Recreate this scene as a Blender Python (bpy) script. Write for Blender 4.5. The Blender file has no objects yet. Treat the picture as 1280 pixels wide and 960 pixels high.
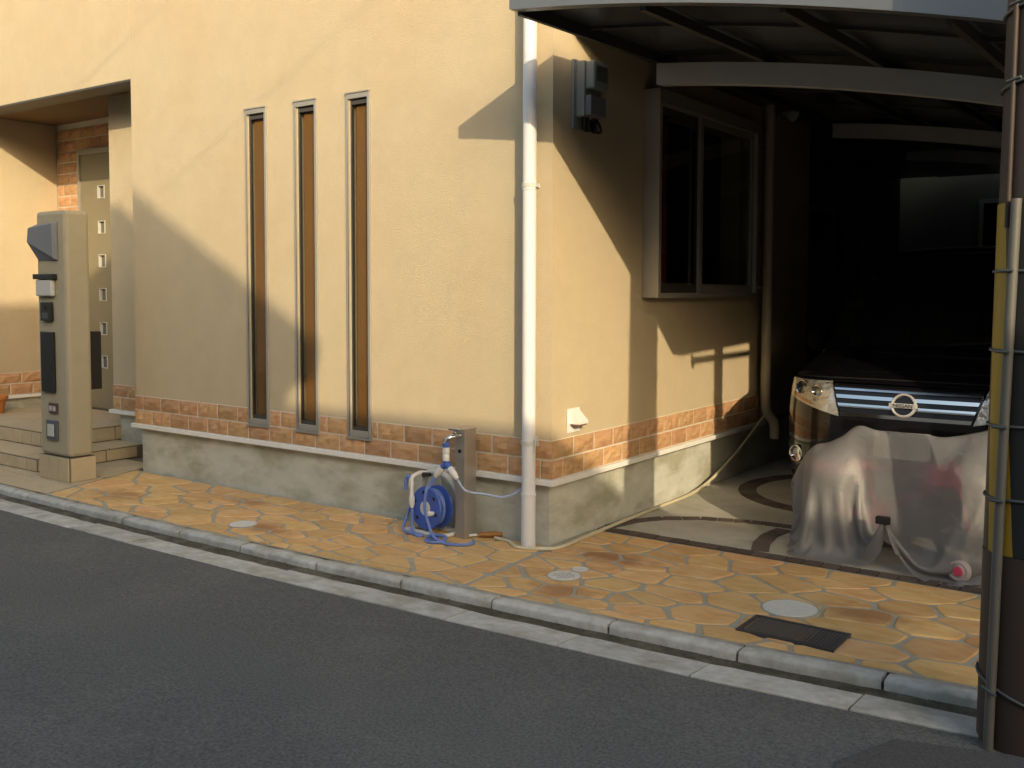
import bpy, bmesh, math, random
from mathutils import Vector, Matrix, noise as mn
random.seed(7)
R = math.radians
S = bpy.context.scene
COL = S.collection

# ------------------------------------------------------------------ camera
YAW, PIT, ROL = R(35.65), R(3.14), R(-.15)
fw = Vector((-math.sin(YAW)*math.cos(PIT), math.cos(YAW)*math.cos(PIT), -math.sin(PIT)))
rt = Vector((math.cos(YAW), math.sin(YAW), 0)); dn = fw.cross(rt)
r2 = rt*math.cos(ROL)+dn*math.sin(ROL); d2 = -rt*math.sin(ROL)+dn*math.cos(ROL)
cd = bpy.data.cameras.new('camera'); cam = bpy.data.objects.new('camera', cd); COL.objects.link(cam)
cam.matrix_world = Matrix(((r2.x, -d2.x, -fw.x, 3.1107), (r2.y, -d2.y, -fw.y, -4.7287), (r2.z, -d2.z, -fw.z, 1.5), (0, 0, 0, 1)))
cd.sensor_width = 36; cd.lens = 1234*36/1280; cd.shift_y = -52/1280
cd.clip_start = .05; cd.clip_end = 500
S.camera = cam

# ------------------------------------------------------------------ sky, sun, exposure
SUN = Vector((-1, .83, -.47)).normalized()          # direction the light travels
W = bpy.data.worlds.new('World'); S.world = W; W.use_nodes = True
nt = W.node_tree; bg = nt.nodes['Background']
sky = nt.nodes.new('ShaderNodeTexSky'); sky.sky_type = 'NISHITA'; sky.sun_disc = False
sky.sun_elevation = math.asin(-SUN.z); sky.sun_rotation = math.atan2(-SUN.x, -SUN.y)
sky.air_density = 1.6; sky.dust_density = 4.0; sky.ozone_density = 1.5
nt.links.new(sky.outputs[0], bg.inputs[0]); bg.inputs[1].default_value = .15
sl = bpy.data.lights.new('sun', 'SUN'); sl.energy = 2.0; sl.angle = R(.5); sl.color = (1, .80, .52)
so = bpy.data.objects.new('sun', sl); COL.objects.link(so)
so.rotation_euler = SUN.to_track_quat('-Z', 'Y').to_euler(); so.location = (20, -18, 12)
vs = S.view_settings; vs.view_transform = 'Standard'; vs.look = 'None'; vs.exposure = 0.92; vs.gamma = 1; vs.use_curve_mapping = False
S.render.engine = 'CYCLES'; S.cycles.use_denoising = True; S.cycles.max_bounces = 8
S.cycles.transparent_max_bounces = 12; S.cycles.caustics_reflective = False; S.cycles.caustics_refractive = False

# ------------------------------------------------------------------ materials
def mat(name, col, rough=.7, metal=0, var=0, vscale=8, bump=0, bscale=60, bdist=.004, spec=.5, objvar=0, col2=None, c2scale=3, c2lo=.45, c2hi=.62, stretch=None, bump2=0, b2scale=8, coat=0):
    m = bpy.data.materials.new(name); m.use_nodes = True
    n = m.node_tree; L = n.links; p = n.nodes['Principled BSDF']
    p.inputs['Roughness'].default_value = rough; p.inputs['Metallic'].default_value = metal
    p.inputs['Specular IOR Level'].default_value = spec; p.inputs['Coat Weight'].default_value = coat
    tc = n.nodes.new('ShaderNodeNewGeometry'); src = tc.outputs['Position']
    if stretch:
        mp = n.nodes.new('ShaderNodeMapping'); mp.inputs['Scale'].default_value = stretch
        L.new(src, mp.inputs[0]); src = mp.outputs[0]
    rgb = n.nodes.new('ShaderNodeRGB'); rgb.outputs[0].default_value = (*col, 1); out = rgb.outputs[0]
    if col2:
        nz = n.nodes.new('ShaderNodeTexNoise'); nz.inputs['Scale'].default_value = c2scale; nz.inputs['Detail'].default_value = 6
        nz.inputs['Roughness'].default_value = .62
        L.new(src, nz.inputs['Vector'])
        mr = n.nodes.new('ShaderNodeMapRange'); mr.inputs[1].default_value = c2lo; mr.inputs[2].default_value = c2hi
        L.new(nz.outputs[0], mr.inputs[0])
        mx = n.nodes.new('ShaderNodeMix'); mx.data_type = 'RGBA'; L.new(mr.outputs[0], mx.inputs[0])
        L.new(out, mx.inputs[6]); mx.inputs[7].default_value = (*col2, 1); out = mx.outputs[2]
    if var:
        nz = n.nodes.new('ShaderNodeTexNoise'); nz.inputs['Scale'].default_value = vscale; nz.inputs['Detail'].default_value = 8
        nz.inputs['Roughness'].default_value = .65
        L.new(src, nz.inputs['Vector'])
        mr = n.nodes.new('ShaderNodeMapRange'); mr.inputs[1].default_value = .25; mr.inputs[2].default_value = .75
        mr.inputs[3].default_value = 1-var; mr.inputs[4].default_value = 1+var; L.new(nz.outputs[0], mr.inputs[0])
        hs = n.nodes.new('ShaderNodeHueSaturation'); L.new(mr.outputs[0], hs.inputs['Value']); L.new(out, hs.inputs['Color']); out = hs.outputs[0]
    if objvar:
        oi = n.nodes.new('ShaderNodeObjectInfo')
        mr = n.nodes.new('ShaderNodeMapRange'); mr.inputs[3].default_value = 1-objvar; mr.inputs[4].default_value = 1+objvar; L.new(oi.outputs['Random'], mr.inputs[0])
        mh = n.nodes.new('ShaderNodeMapRange'); mh.inputs[3].default_value = .5-objvar*.05; mh.inputs[4].default_value = .5+objvar*.05
        ml = n.nodes.new('ShaderNodeMath'); ml.operation = 'MULTIPLY'; ml.inputs[1].default_value = 7.31
        fr = n.nodes.new('ShaderNodeMath'); fr.operation = 'FRACT'; L.new(oi.outputs['Random'], ml.inputs[0]); L.new(ml.outputs[0], fr.inputs[0]); L.new(fr.outputs[0], mh.inputs[0])
        hs = n.nodes.new('ShaderNodeHueSaturation'); L.new(mr.outputs[0], hs.inputs['Value']); L.new(mh.outputs[0], hs.inputs['Hue']); L.new(out, hs.inputs['Color']); out = hs.outputs[0]
    L.new(out, p.inputs['Base Color'])
    if bump:
        nz = n.nodes.new('ShaderNodeTexNoise'); nz.inputs['Scale'].default_value = bscale; nz.inputs['Detail'].default_value = 4
        L.new(src, nz.inputs['Vector'])
        b = n.nodes.new('ShaderNodeBump'); b.inputs['Strength'].default_value = bump; b.inputs['Distance'].default_value = bdist
        L.new(nz.outputs[0], b.inputs['Height']); last = b
        if bump2:
            nz = n.nodes.new('ShaderNodeTexNoise'); nz.inputs['Scale'].default_value = b2scale; nz.inputs['Detail'].default_value = 5
            L.new(src, nz.inputs['Vector'])
            b2 = n.nodes.new('ShaderNodeBump'); b2.inputs['Strength'].default_value = bump2; b2.inputs['Distance'].default_value = .03
            L.new(nz.outputs[0], b2.inputs['Height']); L.new(b.outputs[0], b2.inputs['Normal']); last = b2
        L.new(last.outputs[0], p.inputs['Normal'])
    return m

def glassmat(name, tint=(.7, .72, .7), refl=.12):
    m = bpy.data.materials.new(name); m.use_nodes = True; n = m.node_tree; L = n.links
    n.nodes.remove(n.nodes['Principled BSDF']); o = n.nodes['Material Output']
    t = n.nodes.new('ShaderNodeBsdfTransparent'); t.inputs[0].default_value = (*tint, 1)
    g = n.nodes.new('ShaderNodeBsdfGlossy'); g.inputs['Roughness'].default_value = .03
    f = n.nodes.new('ShaderNodeFresnel'); f.inputs[0].default_value = 1.5
    a = n.nodes.new('ShaderNodeMath'); a.operation = 'ADD'; a.inputs[1].default_value = refl*.3; L.new(f.outputs[0], a.inputs[0])
    gm = n.nodes.new('ShaderNodeNewGeometry'); sb_ = n.nodes.new('ShaderNodeMath'); sb_.operation = 'SUBTRACT'; sb_.inputs[0].default_value = 1; L.new(gm.outputs['Backfacing'], sb_.inputs[1])
    ml = n.nodes.new('ShaderNodeMath'); ml.operation = 'MULTIPLY'; L.new(a.outputs[0], ml.inputs[0]); L.new(sb_.outputs[0], ml.inputs[1]); a = ml
    x = n.nodes.new('ShaderNodeMixShader'); L.new(a.outputs[0], x.inputs[0]); L.new(t.outputs[0], x.inputs[1]); L.new(g.outputs[0], x.inputs[2])
    L.new(x.outputs[0], o.inputs[0]); return m

M = {}
M['stucco'] = mat('stucco', (.565, .475, .322), .92, var=.05, vscale=5, bump=.5, bscale=150, bdist=.006, spec=.2, col2=(.555, .455, .30), c2scale=1.3, bump2=.05, b2scale=3)
M['concrete'] = mat('foundation_concrete', (.56, .57, .51), .9, var=.12, vscale=6, bump=.4, bscale=90, col2=(.40, .395, .31), c2scale=2.2, c2lo=.47, c2hi=.64, stretch=(1, 1, 2), spec=.25)
M['trim'] = mat('white_trim', (.84, .84, .81), .6, var=.05, vscale=20)
M['brick'] = mat('facing_brick', (.58, .36, .19), .9, var=.18, vscale=26, bump=.6, bscale=70, bdist=.006, objvar=.14, col2=(.45, .225, .10), c2scale=13, c2lo=.45, c2hi=.7, stretch=(1, 1, 3.2))
M['mortar'] = mat('brick_mortar', (.70, .66, .56), .95, var=.06, bump=.4, bscale=120)
M['asphalt'] = mat('asphalt', (.13, .134, .134), .95, var=.55, vscale=85, bump=1, bscale=140, bdist=.008, col2=(.15, .152, .148), c2scale=1.1, spec=.3)
M['grit'] = mat('pale_grit', (.24, .24, .22), .9)
M['kerb'] = mat('kerb_concrete', (.50, .507, .485), .92, var=.22, vscale=18, bump=.6, bscale=80, objvar=.07, col2=(.38, .375, .33), c2scale=5, spec=.25)
M['gutter'] = mat('gutter_dirt', (.06, .055, .038), .8, var=.3, vscale=20, bump=.7, bscale=60, col2=(.12, .11, .08), c2scale=6)
M['stone'] = mat('paving_stone', (.67, .445, .21), .82, var=.12, vscale=9, bump=.35, bscale=45, objvar=.13, col2=(.63, .375, .155), c2scale=5, stretch=(1, 2.2, 1), spec=.12, bump2=.1, b2scale=10)
def stains(m, spots):                                # old rust-brown stains, each an uneven patch of its own
    n = m.node_tree; L = n.links; p = n.nodes['Principled BSDF']; out = p.inputs['Base Color'].links[0].from_socket
    g = n.nodes.new('ShaderNodeNewGeometry'); nz = n.nodes.new('ShaderNodeTexNoise'); nz.inputs['Scale'].default_value = 9; nz.inputs['Detail'].default_value = 5; L.new(g.outputs['Position'], nz.inputs['Vector'])
    for (x, y, rx, ry, a) in spots:
        mp = n.nodes.new('ShaderNodeMapping'); mp.inputs['Location'].default_value = (-x/rx, -y/ry, 0); mp.inputs['Scale'].default_value = (1/rx, 1/ry, 0); L.new(g.outputs['Position'], mp.inputs[0])
        ln = n.nodes.new('ShaderNodeVectorMath'); ln.operation = 'LENGTH'; L.new(mp.outputs[0], ln.inputs[0])
        ad = n.nodes.new('ShaderNodeMath'); ad.operation = 'MULTIPLY_ADD'; ad.inputs[1].default_value = 1.6; L.new(nz.outputs[0], ad.inputs[0]); L.new(ln.outputs['Value'], ad.inputs[2])
        mr = n.nodes.new('ShaderNodeMapRange'); mr.inputs[1].default_value = 2.0; mr.inputs[2].default_value = 1.15; mr.inputs[3].default_value = 0; mr.inputs[4].default_value = a; L.new(ad.outputs[0], mr.inputs[0])
        mx = n.nodes.new('ShaderNodeMix'); mx.data_type = 'RGBA'; L.new(mr.outputs[0], mx.inputs[0]); L.new(out, mx.inputs[6]); mx.inputs[7].default_value = (.27, .125, .065, 1); out = mx.outputs[2]
    L.new(out, p.inputs['Base Color'])
stains(M['stone'], [(.41, .02, .27, .13, .7), (.50, -.66, .22, .11, .6), (1.84, -.12, .24, .14, .65), (-3.33, -.62, .26, .12, .55), (-2.39, -.24, .22, .10, .5), (-1.66, -.70, .24, .10, .6), (2.45, -.2, .2, .15, .6), (-.75, -.30, .2, .1, .35)])
M['joint'] = mat('joint_mortar', (.38, .37, .30), .95, var=.15, vscale=20, bump=.5, bscale=90)
M['tile'] = mat('porch_tile', (.50, .41, .27), .7, var=.07, vscale=20, bump=.2, bscale=70, objvar=.05)
M['tilejoint'] = mat('tile_joint', (.17, .14, .10), .95)
M['slab'] = mat('drive_concrete', (.46, .455, .40), .9, var=.10, vscale=7, bump=.5, bscale=110, objvar=.04, col2=(.37, .355, .29), c2scale=2)
M['emblem'] = mat('badge_silver', (.80, .81, .83), .3, metal=.5)
M['paver'] = mat('dark_paver', (.095, .075, .065), .85, var=.15, vscale=30, bump=.4, bscale=80, objvar=.25)
M['alu'] = mat('brown_grey_aluminium', (.42, .40, .355), .42, metal=.35, var=.03)
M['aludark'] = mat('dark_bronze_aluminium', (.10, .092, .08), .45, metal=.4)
M['curtain'] = mat('brown_blind', (.52, .26, .085), .8, var=.1, vscale=3, stretch=(1, 1, .3))
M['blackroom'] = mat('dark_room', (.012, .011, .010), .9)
M['glass'] = glassmat('window_glass', (.78, .78, .74))
M['pipe'] = mat('white_pipe', (.78, .78, .80), .35, var=.03, vscale=6)
M['beigepipe'] = mat('beige_pipe', (.42, .38, .29), .5)
M['door'] = mat('olive_door', (.27, .235, .15), .55, var=.03, bump=.12, bscale=300, bdist=.002)
M['post'] = mat('post_stucco', (.40, .355, .255), .92, var=.05, vscale=6, bump=.5, bscale=170, bdist=.005, spec=.2)
M['greybox'] = mat('grey_plastic', (.17, .18, .20), .45, var=.04)
M['meter'] = mat('meter_grey', (.25, .26, .25), .5, var=.05)
M['black'] = mat('black_plastic', (.015, .015, .016), .4)
M['blackmat'] = mat('black_rubber', (.016, .016, .016), .85)
M['frost'] = mat('frosted_lamp', (.55, .55, .52), .25, spec=.6)
M['steel'] = mat('brushed_steel', (.50, .47, .43), .42, metal=.75, var=.08, vscale=40, stretch=(30, 30, 1))
M['chrome'] = mat('chrome', (.60, .61, .63), .08, metal=1)
M['white'] = mat('white_plastic', (.80, .80, .77), .4)
M['palegrey'] = mat('pale_grey_plastic', (.62, .62, .57), .5, var=.04)
M['blue'] = mat('blue_plastic', (.06, .13, .50), .4)
M['hose'] = mat('blue_hose', (.15, .24, .58), .35, spec=.5)
M['hosepale'] = mat('pale_blue_hose', (.40, .48, .66), .35)
M['cream'] = mat('cream_hose', (.62, .56, .40), .5, var=.06, vscale=20)
M['wood'] = mat('wood_handle', (.33, .15, .045), .6, var=.2, vscale=40)
M['carframe'] = mat('carport_white', (.42, .45, .48), .5, var=.08, vscale=4, metal=.1)
M['fascia'] = mat('carport_fascia', (.24, .25, .26), .35, metal=.6, var=.06, vscale=4)
M['carbronze'] = mat('carport_bronze', (.065, .062, .058), .5, metal=.3)
M['panel'] = mat('smoke_panel', (.055, .06, .07), .25, var=.05)
M['paint'] = mat('black_paint', (.005, .005, .007), .10, spec=.4, coat=.15)
M['vanglass'] = mat('van_glass', (.006, .007, .008), .03, spec=.7)
M['grilleblack'] = mat('grille_black', (.008, .008, .012), .3)
M['lamp_chrome'] = mat('lamp_reflector', (.66, .67, .68), .2, metal=.65, bump=.8, bscale=22, bdist=.02)
M['lens'] = glassmat('lamp_lens', (.9, .9, .88), .25)
M['amber'] = mat('amber_lens', (.55, .16, .03), .2)
M['red'] = mat('red_lens', (.55, .03, .04), .2)
M['tyre'] = mat('tyre', (.018, .018, .018), .85)
M['pink'] = mat('pink_paint', (.60, .06, .14), .35)
M['polebrown'] = mat('pole_sleeve', (.050, .036, .030), .6, var=.1, vscale=10)
M['conduit'] = mat('grey_conduit', (.115, .115, .105), .5)
M['wire'] = mat('strap_wire', (.10, .115, .11), .5, metal=.4)
M['lid'] = mat('drain_lid', (.66, .66, .62), .7, var=.1, vscale=30, bump=.4, bscale=60)
M['iron'] = mat('cast_iron', (.07, .07, .08), .55, metal=.3, var=.2, vscale=40)
M['houseB'] = mat('opposite_wall', (.50, .46, .40), .9, var=.05, bump=.3, bscale=100)
M['houseC'] = mat('neighbour_wall', (.10, .05, .04), .9, var=.1, bump=.3, bscale=60)
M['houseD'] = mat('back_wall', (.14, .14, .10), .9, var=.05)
M['roof'] = mat('roof_tile', (.07, .07, .075), .7, var=.15, bump=.5, bscale=20)
M['orange'] = mat('terracotta', (.52, .20, .05), .8, var=.1)
M['leafy'] = mat('leaf_green', (.06, .10, .03), .7, var=.2)
M['clear'] = glassmat('door_glass', (.5, .52, .5), .2)

def stripemat():
    m = mat('striped_guard', (.62, .40, .03), .5); n = m.node_tree; L = n.links; p = n.nodes['Principled BSDF']
    g = n.nodes.new('ShaderNodeTexCoord'); sp = n.nodes.new('ShaderNodeSeparateXYZ'); L.new(g.outputs['Object'], sp.inputs[0])
    at = n.nodes.new('ShaderNodeMath'); at.operation = 'ARCTAN2'; L.new(sp.outputs[1], at.inputs[0]); L.new(sp.outputs[0], at.inputs[1])
    k = n.nodes.new('ShaderNodeMath'); k.operation = 'MULTIPLY'; k.inputs[1].default_value = 5/(2*math.pi); L.new(at.outputs[0], k.inputs[0])
    z = n.nodes.new('ShaderNodeMath'); z.operation = 'MULTIPLY_ADD'; z.inputs[1].default_value = .35; L.new(sp.outputs[2], z.inputs[0]); L.new(k.outputs[0], z.inputs[2])
    f = n.nodes.new('ShaderNodeMath'); f.operation = 'FRACT'; L.new(z.outputs[0], f.inputs[0])
    t = n.nodes.new('ShaderNodeMath'); t.operation = 'GREATER_THAN'; t.inputs[1].default_value = .52; L.new(f.outputs[0], t.inputs[0])
    mx = n.nodes.new('ShaderNodeMix'); mx.data_type = 'RGBA'; L.new(t.outputs[0], mx.inputs[0])
    mx.inputs[6].default_value = (.36, .235, .025, 1); mx.inputs[7].default_value = (.018, .02, .022, 1)
    L.new(mx.outputs[2], p.inputs['Base Color']); return m
M['stripe'] = stripemat()

def covermat():
    m = bpy.data.materials.new('clear_sheet'); m.use_nodes = True; n = m.node_tree; L = n.links
    p = n.nodes['Principled BSDF']; o = n.nodes['Material Output']
    p.inputs['Base Color'].default_value = (.30, .305, .32, 1); p.inputs['Roughness'].default_value = .42
    p.inputs['Specular IOR Level'].default_value = .7
    g = n.nodes.new('ShaderNodeNewGeometry')
    nz = n.nodes.new('ShaderNodeTexNoise'); nz.inputs['Scale'].default_value = 13; nz.inputs['Detail'].default_value = 7; nz.inputs['Roughness'].default_value = .6; nz.inputs['Distortion'].default_value = 1.2; L.new(g.outputs['Position'], nz.inputs['Vector'])
    b = n.nodes.new('ShaderNodeBump'); b.inputs['Strength'].default_value = .38; b.inputs['Distance'].default_value = .015; L.new(nz.outputs[0], b.inputs['Height']); L.new(b.outputs[0], p.inputs['Normal'])
    tl = n.nodes.new('ShaderNodeBsdfTranslucent'); tl.inputs[0].default_value = (.42, .42, .44, 1)
    x1 = n.nodes.new('ShaderNodeMixShader'); x1.inputs[0].default_value = .3; L.new(p.outputs[0], x1.inputs[1]); L.new(tl.outputs[0], x1.inputs[2])
    tr = n.nodes.new('ShaderNodeBsdfTransparent'); tr.inputs[0].default_value = (.92, .92, .93, 1)
    x2 = n.nodes.new('ShaderNodeMixShader'); x2.inputs[0].default_value = .25; L.new(x1.outputs[0], x2.inputs[1]); L.new(tr.outputs[0], x2.inputs[2])
    L.new(x2.outputs[0], o.inputs[0]); return m
M['cover'] = covermat()

# ------------------------------------------------------------------ mesh helpers
WL = {}                                            # world location of every object (translations only above the leaf)
def tag(o, label=None, cat=None, group=None, kind=None):
    if label: o['label'] = label
    if cat: o['category'] = cat
    if group: o['group'] = group
    if kind: o['kind'] = kind
    return o
def empty(name, loc, label=None, cat=None, group=None):
    o = bpy.data.objects.new(name, None); COL.objects.link(o); o.location = loc; o.empty_display_size = .1
    WL[o] = Vector(loc); return tag(o, label, cat, group)
def put(name, me, loc, parent=None, rot=None, scale=None):
    o = bpy.data.objects.new(name, me); COL.objects.link(o)
    loc = Vector(loc); WL[o] = loc
    if parent: o.parent = parent; o.location = loc-WL[parent]
    else: o.location = loc
    if rot: o.rotation_euler = rot
    if scale: o.scale = scale
    return o

class MB:
    def __init__(s): s.v = []; s.f = []; s.sm = []
    def add(s, vs, fs, smooth=False):
        b = len(s.v); s.v += [Vector(v) for v in vs]; s.f += [[i+b for i in f] for f in fs]; s.sm += [smooth]*len(fs); return s
    def box(s, x0, x1, y0, y1, z0, z1):
        return s.add([(x0,y0,z0),(x1,y0,z0),(x1,y1,z0),(x0,y1,z0),(x0,y0,z1),(x1,y0,z1),(x1,y1,z1),(x0,y1,z1)],
                     [(0,3,2,1),(4,5,6,7),(0,1,5,4),(1,2,6,5),(2,3,7,6),(3,0,4,7)])
    def tube(s, pts, r, n=8, cap=True):
        P = [Vector(p) for p in pts]; rs = r if isinstance(r, (list, tuple)) else [r]*len(P)
        vs = []; fs = []; up = None
        for i, p in enumerate(P):
            t = (P[min(i+1, len(P)-1)]-P[max(i-1, 0)]).normalized()
            if up is None: up = t.orthogonal().normalized()
            a = (up-t*up.dot(t)).normalized(); b = t.cross(a); up = a
            for k in range(n):
                q = 2*math.pi*k/n; vs.append(p+(a*math.cos(q)+b*math.sin(q))*rs[i])
        for i in range(len(P)-1):
            for k in range(n):
                fs.append((i*n+k, i*n+(k+1) % n, (i+1)*n+(k+1) % n, (i+1)*n+k))
        s.add(vs, fs, True)
        if cap:
            s.add(vs[:n], [tuple(range(n))[::-1]]); s.add(vs[-n:], [tuple(range(n))])
        return s
    def lathe(s, c, axis, prof, n=24, smooth=True):
        c = Vector(c); t = Vector(axis).normalized(); a = t.orthogonal().normalized(); b = t.cross(a)
        runs = [[prof[0]]]
        for i in range(1, len(prof)):
            runs[-1].append(prof[i])
            if i < len(prof)-1:
                u = Vector((prof[i][0]-prof[i-1][0], prof[i][1]-prof[i-1][1])); w = Vector((prof[i+1][0]-prof[i][0], prof[i+1][1]-prof[i][1]))
                if u.length > 1e-9 and w.length > 1e-9 and u.angle(w) > .6: runs.append([prof[i]])
        for run in runs:
            vs = []; fs = []
            for r, h in run:
                for k in range(n):
                    q = 2*math.pi*k/n; vs.append(c+t*h+(a*math.cos(q)+b*math.sin(q))*max(r, 1e-5))
            for i in range(len(run)-1):
                for k in range(n): fs.append((i*n+k, i*n+(k+1) % n, (i+1)*n+(k+1) % n, (i+1)*n+k))
            s.add(vs, fs, smooth)
        return s
    def prism(s, poly, axis, a0, a1):
        """poly of 2-tuples in the plane normal to axis (0: y,z  1: x,z  2: x,y)"""
        def m(p, a):
            return (a, p[0], p[1]) if axis == 0 else ((p[0], a, p[1]) if axis == 1 else (p[0], p[1], a))
        n = len(poly); vs = [m(p, a0) for p in poly]+[m(p, a1) for p in poly]
        fs = [tuple(range(n))[::-1], tuple(range(n, 2*n))]+[(i, (i+1) % n, n+(i+1) % n, n+i) for i in range(n)]
        return s.add(vs, fs)
    def grid(s, rows, smooth=True, closed=False):
        nr = len(rows); nc = len(rows[0]); vs = [p for r in rows for p in r]
        fs = [(i*nc+j, i*nc+(j+1) % nc, (i+1)*nc+(j+1) % nc, (i+1)*nc+j) for i in range(nr-1) for j in range(nc if closed else nc-1)]
        return s.add(vs, fs, smooth)
    def mesh(s, name, m, origin, bevel=0, fix=True):
        me = bpy.data.meshes.new(name); me.from_pydata([v-origin for v in s.v], [], s.f)
        me.materials.append(m if not isinstance(m, str) else M[m])
        for p, q in zip(me.polygons, s.sm): p.use_smooth = q
        if fix or bevel:
            bm = bmesh.new(); bm.from_mesh(me)
            if bevel:
                bmesh.ops.remove_doubles(bm, verts=bm.verts, dist=1e-5)
                bmesh.ops.bevel(bm, geom=[e for e in bm.edges if len(e.link_faces) == 2 and e.calc_face_angle(0) > .5], offset=bevel, segments=2, affect='EDGES', profile=.5)
            bmesh.ops.recalc_face_normals(bm, faces=bm.faces); bm.to_mesh(me); bm.free()
        me.update(); return me
    def build(s, name, m, parent=None, bevel=0, fix=True):
        lo = Vector([min(v[i] for v in s.v) for i in range(3)]); hi = Vector([max(v[i] for v in s.v) for i in range(3)])
        c = (lo+hi)/2; c.z = lo.z
        return put(name, s.mesh(name, m, c, bevel, fix), c, parent)
def B(*a): return MB().box(*a)
def spline(pts, n=8):
    P = [Vector(p) for p in pts]; out = []
    for i in range(len(P)-1):
        p0, p1, p2, p3 = P[max(i-1, 0)], P[i], P[i+1], P[min(i+2, len(P)-1)]
        for k in range(n):
            t = k/n; out.append(.5*((2*p1)+(p2-p0)*t+(2*p0-5*p1+4*p2-p3)*t*t+(3*p1-p0-3*p2+p3)*t**3))
    return out+[P[-1]]
def walls(axis, pos, thick, u0, u1, z0, z1, holes):
    """solid wall in a vertical plane with rectangular openings; axis 1: along x at y=pos.., axis 0: along y at x=pos.."""
    mb = MB(); us = sorted({u0, u1, *[h[0] for h in holes], *[h[1] for h in holes]}); zs = sorted({z0, z1, *[h[2] for h in holes], *[h[3] for h in holes]})
    solid = lambda i, j: 0 <= i < len(us)-1 and 0 <= j < len(zs)-1 and not any(h[0] <= us[i] and us[i+1] <= h[1] and h[2] <= zs[j] and zs[j+1] <= h[3] for h in holes)
    m = (lambda u, t, z: (u, t, z)) if axis == 1 else (lambda u, t, z: (t, u, z))
    a, b = pos, pos+thick
    def q(p): mb.add(p, [(0, 1, 2, 3)])
    for i in range(len(us)-1):
        for j in range(len(zs)-1):
            if not solid(i, j): continue
            A, Bq, C, D = us[i], us[i+1], zs[j], zs[j+1]
            for t in (a, b): q([m(A,t,C), m(Bq,t,C), m(Bq,t,D), m(A,t,D)])
            if not solid(i-1, j): q([m(A,a,C), m(A,b,C), m(A,b,D), m(A,a,D)])
            if not solid(i+1, j): q([m(Bq,a,C), m(Bq,b,C), m(Bq,b,D), m(Bq,a,D)])
            if not solid(i, j-1): q([m(A,a,C), m(Bq,a,C), m(Bq,b,C), m(A,b,C)])
            if not solid(i, j+1): q([m(A,a,D), m(Bq,a,D), m(Bq,b,D), m(A,b,D)])
    n = bmesh.new(); return mb
def wallbuild(mb, name, m, parent):
    o = mb.build(name, m, parent, fix=False)
    bm = bmesh.new(); bm.from_mesh(o.data); bmesh.ops.remove_doubles(bm, verts=bm.verts, dist=1e-5); bmesh.ops.recalc_face_normals(bm, faces=bm.faces); bm.to_mesh(o.data); bm.free()
    return o

# ------------------------------------------------------------------ ground, road, kerb
KC = [(-14, -.95), (-6, -.94), (-4.5, -.93), (-2.5, -.945), (-1, -.935), (.35, -.885), (1.5, -.83), (2.4, -.745), (3.2, -.67), (9, -.2)]
def ky(x):
    for (a, ya), (b, yb) in zip(KC, KC[1:]):
        if a <= x <= b:
            t = (x-a)/(b-a); return ya+(yb-ya)*t
    return KC[0][1] if x < KC[0][0] else KC[-1][1]
ZR = -.020
def gutter_z(): return -.075
mb = MB(); mb.add([(-90,-90,-.16),(90,-90,-.16),(90,90,-.16),(-90,90,-.16)], [(0,1,2,3)])
tag(mb.build('ground', 'asphalt'), kind='structure')
xs = [-14+i*.5 for i in range(48)]
rows = [[Vector((x, -7.2, ZR-.02)) for x in xs], [Vector((x, -3.5, ZR+.02)) for x in xs], [Vector((x, ky(x)-.405, ZR)) for x in xs], [Vector((x, ky(x)-.405, ZR-.1)) for x in xs]]
road = tag(MB().grid(rows, False).build('road', 'asphalt'), kind='structure')
# loose pale chips in the asphalt surface
mb = MB()
for i in range(170):
    x = random.uniform(-4, 4.5); y = random.uniform(-4.2, ky(x)-.5); r = random.uniform(.002, .0055)
    z = ZR+.02*(1-abs(y+3.5)/2.6)-.001
    q = random.random()*6
    mb.add([(x+r*math.cos(q+k*1.57)*random.uniform(.6, 1), y+r*math.sin(q+k*1.57), z) for k in range(4)]+[(x, y, z+r*.8)], [(0,1,4),(1,2,4),(2,3,4),(3,0,4)])
tag(mb.build('road_grit', 'grit', road), kind='stuff')
mb = MB(); q = [(2.16, -1.62), (2.27, -1.34), (2.6, -1.235), (3.6, -1.13), (3.6, -2.6), (2.3, -2.5)]
mb.add([(x, y, ZR+.004+.0045+max(0, (-y-1.2))*.008) for x, y in q], [tuple(range(6))[::-1]]); mb.build('dark_road_area', mat('darker_asphalt', (.088, .088, .09), .9, var=.5, vscale=90, bump=1, bscale=150, bdist=.008), road)  # darker asphalt-toned sheet over this part of the road
# bed under the paved strip
bed = tag(MB().grid([[Vector((x, ky(x)+.002, -.003)) for x in xs], [Vector((x, .52 if x > -.01 else .02, -.003)) for x in xs]], False).build('pavement', 'joint'), kind='structure')
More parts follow.
